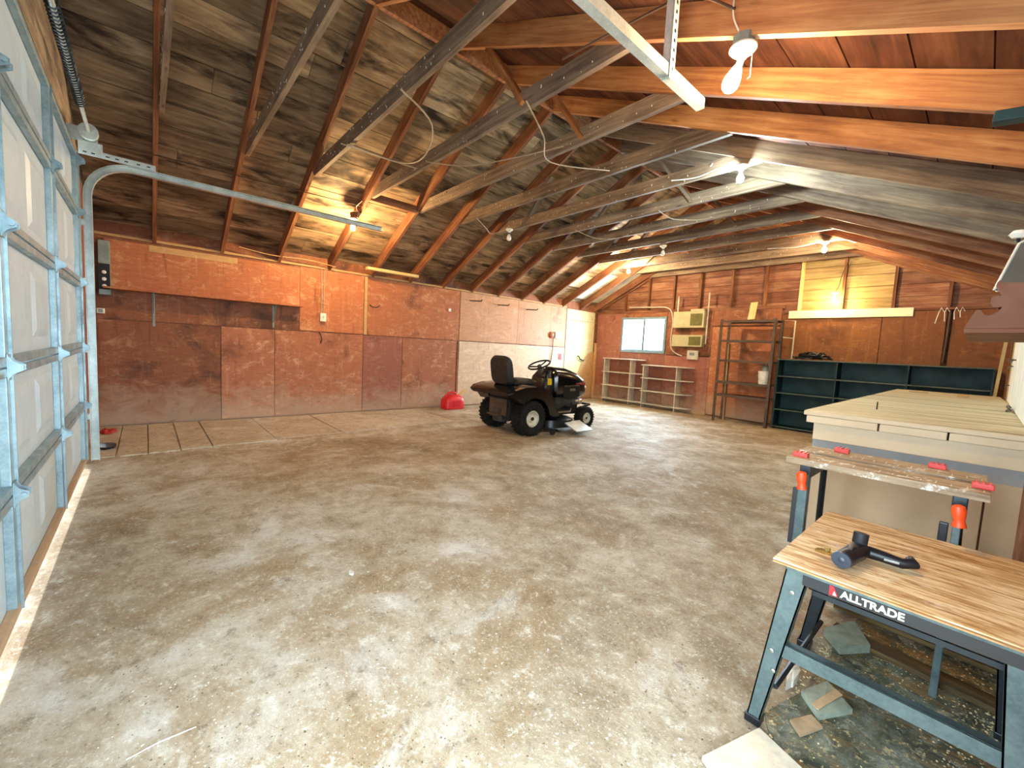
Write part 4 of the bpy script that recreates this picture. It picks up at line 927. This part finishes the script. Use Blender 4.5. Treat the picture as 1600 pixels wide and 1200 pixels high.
# lettering on the name rail
def text(s, size, mat, parent, loc, rot, ext=.0006, off=.0, sx=1.0):
    c = bpy.data.curves.new('lettering', 'FONT'); c.body = s; c.size = size; c.extrude = ext; c.offset = off; c.align_x = 'LEFT'
    o = bpy.data.objects.new('tmp', c); COL.objects.link(o); dg = bpy.context.evaluated_depsgraph_get()
    me = bpy.data.meshes.new_from_object(o.evaluated_get(dg)); bpy.data.objects.remove(o)
    for v in me.vertices: v.co.x *= sx
    me.materials.clear(); t = link('lettering', me, mat, parent, loc, rot); return t
text('ALLTRADE', .0295, plain('e6ddc0', .5, var=.03), fw, (-.151, -.0546, .5525), (R(90), 0, 0), .0005, .0009, .97)
bm = B(); prism(bm, [(-.178, .549), (-.178, .577), (-.169, .577), (-.158, .556), (-.158, .549)], -.0555, -.0540); obj('logo_emblem', bm, plain('b81e24', .4), fw)
bm = B(); prism(bm, [(-.169, .551), (-.166, .564), (-.160, .551)], -.0560, -.0555); obj('logo_emblem', bm, M_white, fw)

# black handheld tool on the plywood
at = thing('air_tool', 'black handheld tool with brass fitting lying on the plywood top', 'power tool', (-.255, 1.698, .605), R(8))
at.scale = (1.18, 1.18, 1.1)
def seg(p, q, r0, r1, n=20): 
    bm = B(); tube(bm, [p, q], [r0, r1], n); return bm
d = Vector((-.05, -.13, 0)).normalized()
bm = B(); P0 = Vector((.035, .02, .026)); ax = Vector((-.035, -.115, 0))
tube(bm, [P0 + Vector((.005, .02, 0)), P0, P0 + ax * .25, P0 + ax * .6, P0 + ax * .95, P0 + ax], [.012, .022, .024, .022, .023, .021], 24); obj('barrel', bm, M_black, at, smooth=True)
bm = B(); E = P0 + ax; tube(bm, [E, E + ax * .06], [.0225, .0215], 24); tube(bm, [E + ax * .06, E + ax * .065], [.008, .007], 12); obj('nose_ring', bm, M_blue, at, smooth=True)
bm = B(); tube(bm, [P0 + Vector((-.004, .0, .018)), P0 + Vector((-.002, .004, .048))], .017, 20); obj('knob', bm, M_blackm, at, smooth=True)
bm = B(); tube(bm, [P0 + Vector((-.012, -.045, .018)), P0 + Vector((-.018, -.06, .03)), P0 + Vector((-.022, -.08, .022))], [.008, .007, .004], 8); obj('trigger', bm, M_silver, at, smooth=True)
bm = B(); tube(bm, [P0 + Vector((.0, .005, -.002)), P0 + Vector((.045, .008, -.006)), P0 + Vector((.085, .0, -.008)), P0 + Vector((.105, .01, -.004)), P0 + Vector((.10, .03, .0))], [.018, .016, .014, .015, .01], 14); obj('handle', bm, M_black, at, smooth=True)
bm = B(); abox(bm, P0 + Vector((.048, -.0155, -.008)), P0 + Vector((.078, -.0125, -.002)), bev=.0006); obj('grip_label', bm, M_silver, at)
bm = B(); tube(bm, [E + Vector((-.018, .03, -.004)), E + Vector((-.045, .045, -.008)), E + Vector((-.058, .05, -.012))], [.006, .008, .0055], 10); tube(bm, [E + Vector((-.03, .036, -.012)), E + Vector((-.034, .042, .006))], .007, 8); obj('brass_fitting', bm, M_brass, at, smooth=True)

# ------------------------------------------------------------------ litter on the floor near the bench
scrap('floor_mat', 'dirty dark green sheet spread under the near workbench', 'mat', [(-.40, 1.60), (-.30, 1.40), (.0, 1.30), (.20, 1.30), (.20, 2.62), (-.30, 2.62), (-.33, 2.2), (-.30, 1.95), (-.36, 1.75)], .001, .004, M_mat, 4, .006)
scrap('plywood_scrap', 'pale square plywood offcut on the floor at the bottom edge', 'board', [(-.385, 1.50), (-.46, 1.25), (-.20, 1.10), (-.16, 1.42)], .008, .014, plain('d9c9ae', .8, var=.1, scale=30), 4, .001)
scrap('crumpled_paper', 'crumpled white paper beside the near bench leg', 'paper', blob(-.385, 1.86, .018, .075, 12, 8, .25), .006, .02, M_cloth, 9, .025)
scrap('folded_card', 'grey green folded sheet under the near workbench', 'sheet', [(-.34, 1.79), (-.27, 1.71), (-.20, 1.84), (-.29, 1.92)], .01, .012, M_tarp, 3, .02)
scrap('tape_strip', 'strip of tan tape on the grey green sheet', 'tape', [(-.298, 1.735), (-.275, 1.725), (-.235, 1.875), (-.26, 1.89)], .036, .002, M_card, 3, .002)
scrap('cardboard_piece', 'brown cardboard piece on the mat under the workbench', 'cardboard', [(-.33, 1.62), (-.29, 1.58), (-.25, 1.68), (-.29, 1.71)], .012, .004, M_card, 6, .008)
scrap('plastic_sheet', 'pale translucent sheet hanging low behind the near workbench', 'plastic sheet', [(-.38, 2.28), (-.30, 2.18), (-.22, 2.30), (-.30, 2.45)], .01, .012, M_tarp, 5, .03)
for q, (a, b, lb) in enumerate([((-.40, 2.62, .03), (.16, 2.60, .03), 'brown timber length on the floor before the workbench, rear one'), ((-.36, 2.36, .022), (.15, 2.30, .022), 'brown timber length under the clamping bench, front one')]):
    tag(beam('timber_length', (a[0], a[1], .022), (b[0], b[1], .022), .085, .022, M_dirtwood, None, bev=.002), lb, 'timber')
# gravel and chips: nobody could count them
def chips(name, label, n, area_fn, smin, smax, mat, seed, zf=0):
    rr = random.Random(seed); V = []; F = []
    for _ in range(n):
        x, y = area_fn(rr); s = smin + (smax - smin) * rr.random() ** 3; a = rr.random() * 6.28; e = rr.uniform(.6, 1.6)
        i = len(V); c, sn = math.cos(a) * s, math.sin(a) * s
        V += [(x + c * e, y + sn * e, zf), (x - sn, y + c, zf), (x - c * e, y - sn * e, zf), (x + sn, y - c, zf), (x + c * .2, y + sn * .2, zf + s * rr.uniform(.4, .9))]
        F += [(i, i + 1, i + 4), (i + 1, i + 2, i + 4), (i + 2, i + 3, i + 4), (i + 3, i, i + 4)]
    me = bpy.data.meshes.new(name); me.from_pydata(V, [], F); o = link(name, me, mat); tag(o, label, 'gravel', kind='stuff'); return o
def cone(rr):
    d = .9 + 6.5 * rr.random() ** 1.6; a = R(rr.uniform(-95, 0)); return max(XL + .3, -.1 + d * math.sin(a)), min(YB - .2, max(YF + .1, d * math.cos(a)))
chips('gravel', 'loose pale grit scattered over the concrete floor', 6500, cone, .001, .0048, plain('c8bea8', .8), 11)
chips('gravel', 'dark crumbs of dirt scattered over the concrete floor', 5200, cone, .001, .0042, plain('66563f', .9), 12)
chips('gravel', 'chips and grit heaped under the near workbench', 4500, lambda rr: (rr.uniform(-.38, .15), rr.gauss(2.1, .28)), .001, .0065, plain('c6b284', .8), 13, .006)
chips('gravel', 'grit along the edge of the slab strip', 700, lambda rr: (-5.38 + rr.gauss(0, .06), rr.uniform(-.35, 3.2)), .002, .012, plain('bfb096', .9), 14)
for q, (p, a, L) in enumerate([((-1.75, .95), 25, .16), ((-1.35, .88), 20, .07), ((-1.9, 1.55), 10, .05)]):
    pass
bm = B(); tube(bm, [(-1.505, -.06, .004), (-1.515, .01, .005), (-1.512, .10, .004)], .0016, 5); tag(obj('straw', bm, M_cloth), 'long pale straw on the floor in the left foreground', 'straw')
scrap('white_pebble', 'small white stone on the left foreground floor', 'stone', blob(-2.11, .80, .022, .012, 9, 2), 0, .006, M_cloth, 2, .006)

# ------------------------------------------------------------------ right wall things
ws = thing('wall_shelf', 'red brown scroll-sided wall shelf at the right edge', 'shelf', (0, 0, 0))
prof = [(-.075, 1.376), (-.06, 1.415), (-.052, 1.436), (-.046, 1.442), (-.040, 1.440), (-.035, 1.433), (-.03, 1.424), (-.022, 1.421), (-.013, 1.422), (.002, 1.434), (.009, 1.450), (.003, 1.449), (-.009, 1.447), (-.018, 1.458), (-.02, 1.47), (-.018, 1.482), (-.01, 1.489), (.004, 1.487), (-.005, 1.504), (-.012, 1.522), (-.010, 1.533), (-.005, 1.541), (.004, 1.532), (.048, 1.529), (.10, 1.54), (.20, 1.53), (.20, 1.376)]
for y in (2.2, 2.78):
    bm = B(); prism(bm, prof, y, y + .018); obj('side_panel', bm, M_scroll, ws)
bm = B(); abox(bm, (-.072, 2.19, 1.360), (.20, 2.81, 1.376), bev=.002); obj('shelf_board', bm, M_scroll, ws)
bm = B(); abox(bm, (.0, 2.218, 1.50), (.20, 2.78, 1.515)); obj('shelf_board', bm, M_scroll, ws)
bm = B(); abox(bm, (.185, 2.218, 1.38), (.20, 2.78, 1.60)); obj('back_board', bm, M_scroll, ws)
pf = thing('picture_frame', 'dark panel with a pale edge standing on the scroll shelf', 'framed panel', (.06, 2.42, 1.535))
bm = B(); prism(bm, [(-.075, 0), (-.03, .17), (-.022, .172), (.12, .172), (.12, 0)], 0, .012); obj('panel', bm, plain('5c503c', .6), pf)
bm = B(); tube(bm, [(-.077, -.001, 0), (-.032, -.001, .168), (-.022, -.001, .174), (.12, -.001, .176)], .0045, 6); obj('edge_trim', bm, M_cloth, pf)
kb = thing('jar', 'small white round lid behind the dark panel', 'jar', (-.005, 2.47, 1.536))
bm = B(); lathe(bm, [(.008, 0), (.012, .012), (.012, .028), (.0, .034)], 16); obj('body', bm, M_porc, kb, smooth=True)
kn = thing('finial', 'small white oval knob standing on top of the dark panel', 'knob', (.024, 2.426, 1.707))
bm = B(); tube(bm, [(0, 0, 0), (0, 0, .018)], .006, 8); obj('stem', bm, M_blackm, kn)
bm = B(); lathe(bm, [(.001, -.016), (.016, -.013), (.026, 0), (.016, .013), (.001, .016)], 18, 'z', (0, 0, .030)); obj('knob', bm, M_porc, kn, smooth=True)
wp = thing('tool_board', 'white board with small hooks above the workbench on the right wall', 'tool board', (.15, 3.2, .953))
bm = B(); abox(bm, (0, 0, 0), (.014, 3.5, .80), bev=.002); obj('board', bm, plain('e9ece6', .6, var=.08, scale=3), wp)
for q, (y, z) in enumerate(((3.3, .62), (3.35, .42), (3.1, .35), (2.6, .40), (3.35, .16), (2.2, .6))):
    bm = B(); tube(bm, [(0, y, z), (-.02, y, z), (-.03, y - .04, z - .02), (-.02, y - .12, z)], .006, 6); obj('hook', bm, M_rack, wp)
bm = B(); tube(bm, [(.13, 4.6, .965 + .0), (.11, 4.7, .99), (.12, 4.95, .99), (.14, 5.1, .965), (.12, 4.9, .957), (.11, 4.7, .957)], .006, 6, closed=True); tag(obj('wire_loop', bm, M_black), 'black wire loop on the workbench beside the white board', 'wire')
o = tag(beam('leaning_board', (.035, 7.82, .01), (.11, 7.95, 1.80), .09, .03, M_pale, None, up=(1, 0, 0)), 'pale yellow board leaning at the far end of the workbench', 'board')
o = tag(beam('dark_green_board', (-.083, 2.50, 2.208), (.20, 2.50, 2.17), .06, .040, M_green, None, bev=.003), 'dark green board end sticking out under the right rafters', 'board')

# dust flecks and nail ends on the ties and rafters
rr = random.Random(5); bm = B()
for k in range(420):
    i = rr.randrange(len(RAFT)); y = RAFT[i] + .041
    zt = 3.25 if i == 0 else 3.15 if i < 3 else 3.10
    x = rr.uniform(-5.3, -1.9); z = zt + rr.uniform(.005, .13)
    a = rr.uniform(.003, .007); abox(bm, (x - a * .5, y - .003, z - a * rr.uniform(.6, 2.2)), (x + a * .5, y + .0008, z + a))
tag(obj('dust_fleck', bm, M_cloth), 'tiny pale dust flecks and nail ends stuck to the ceiling ties', 'flecks', kind='stuff')
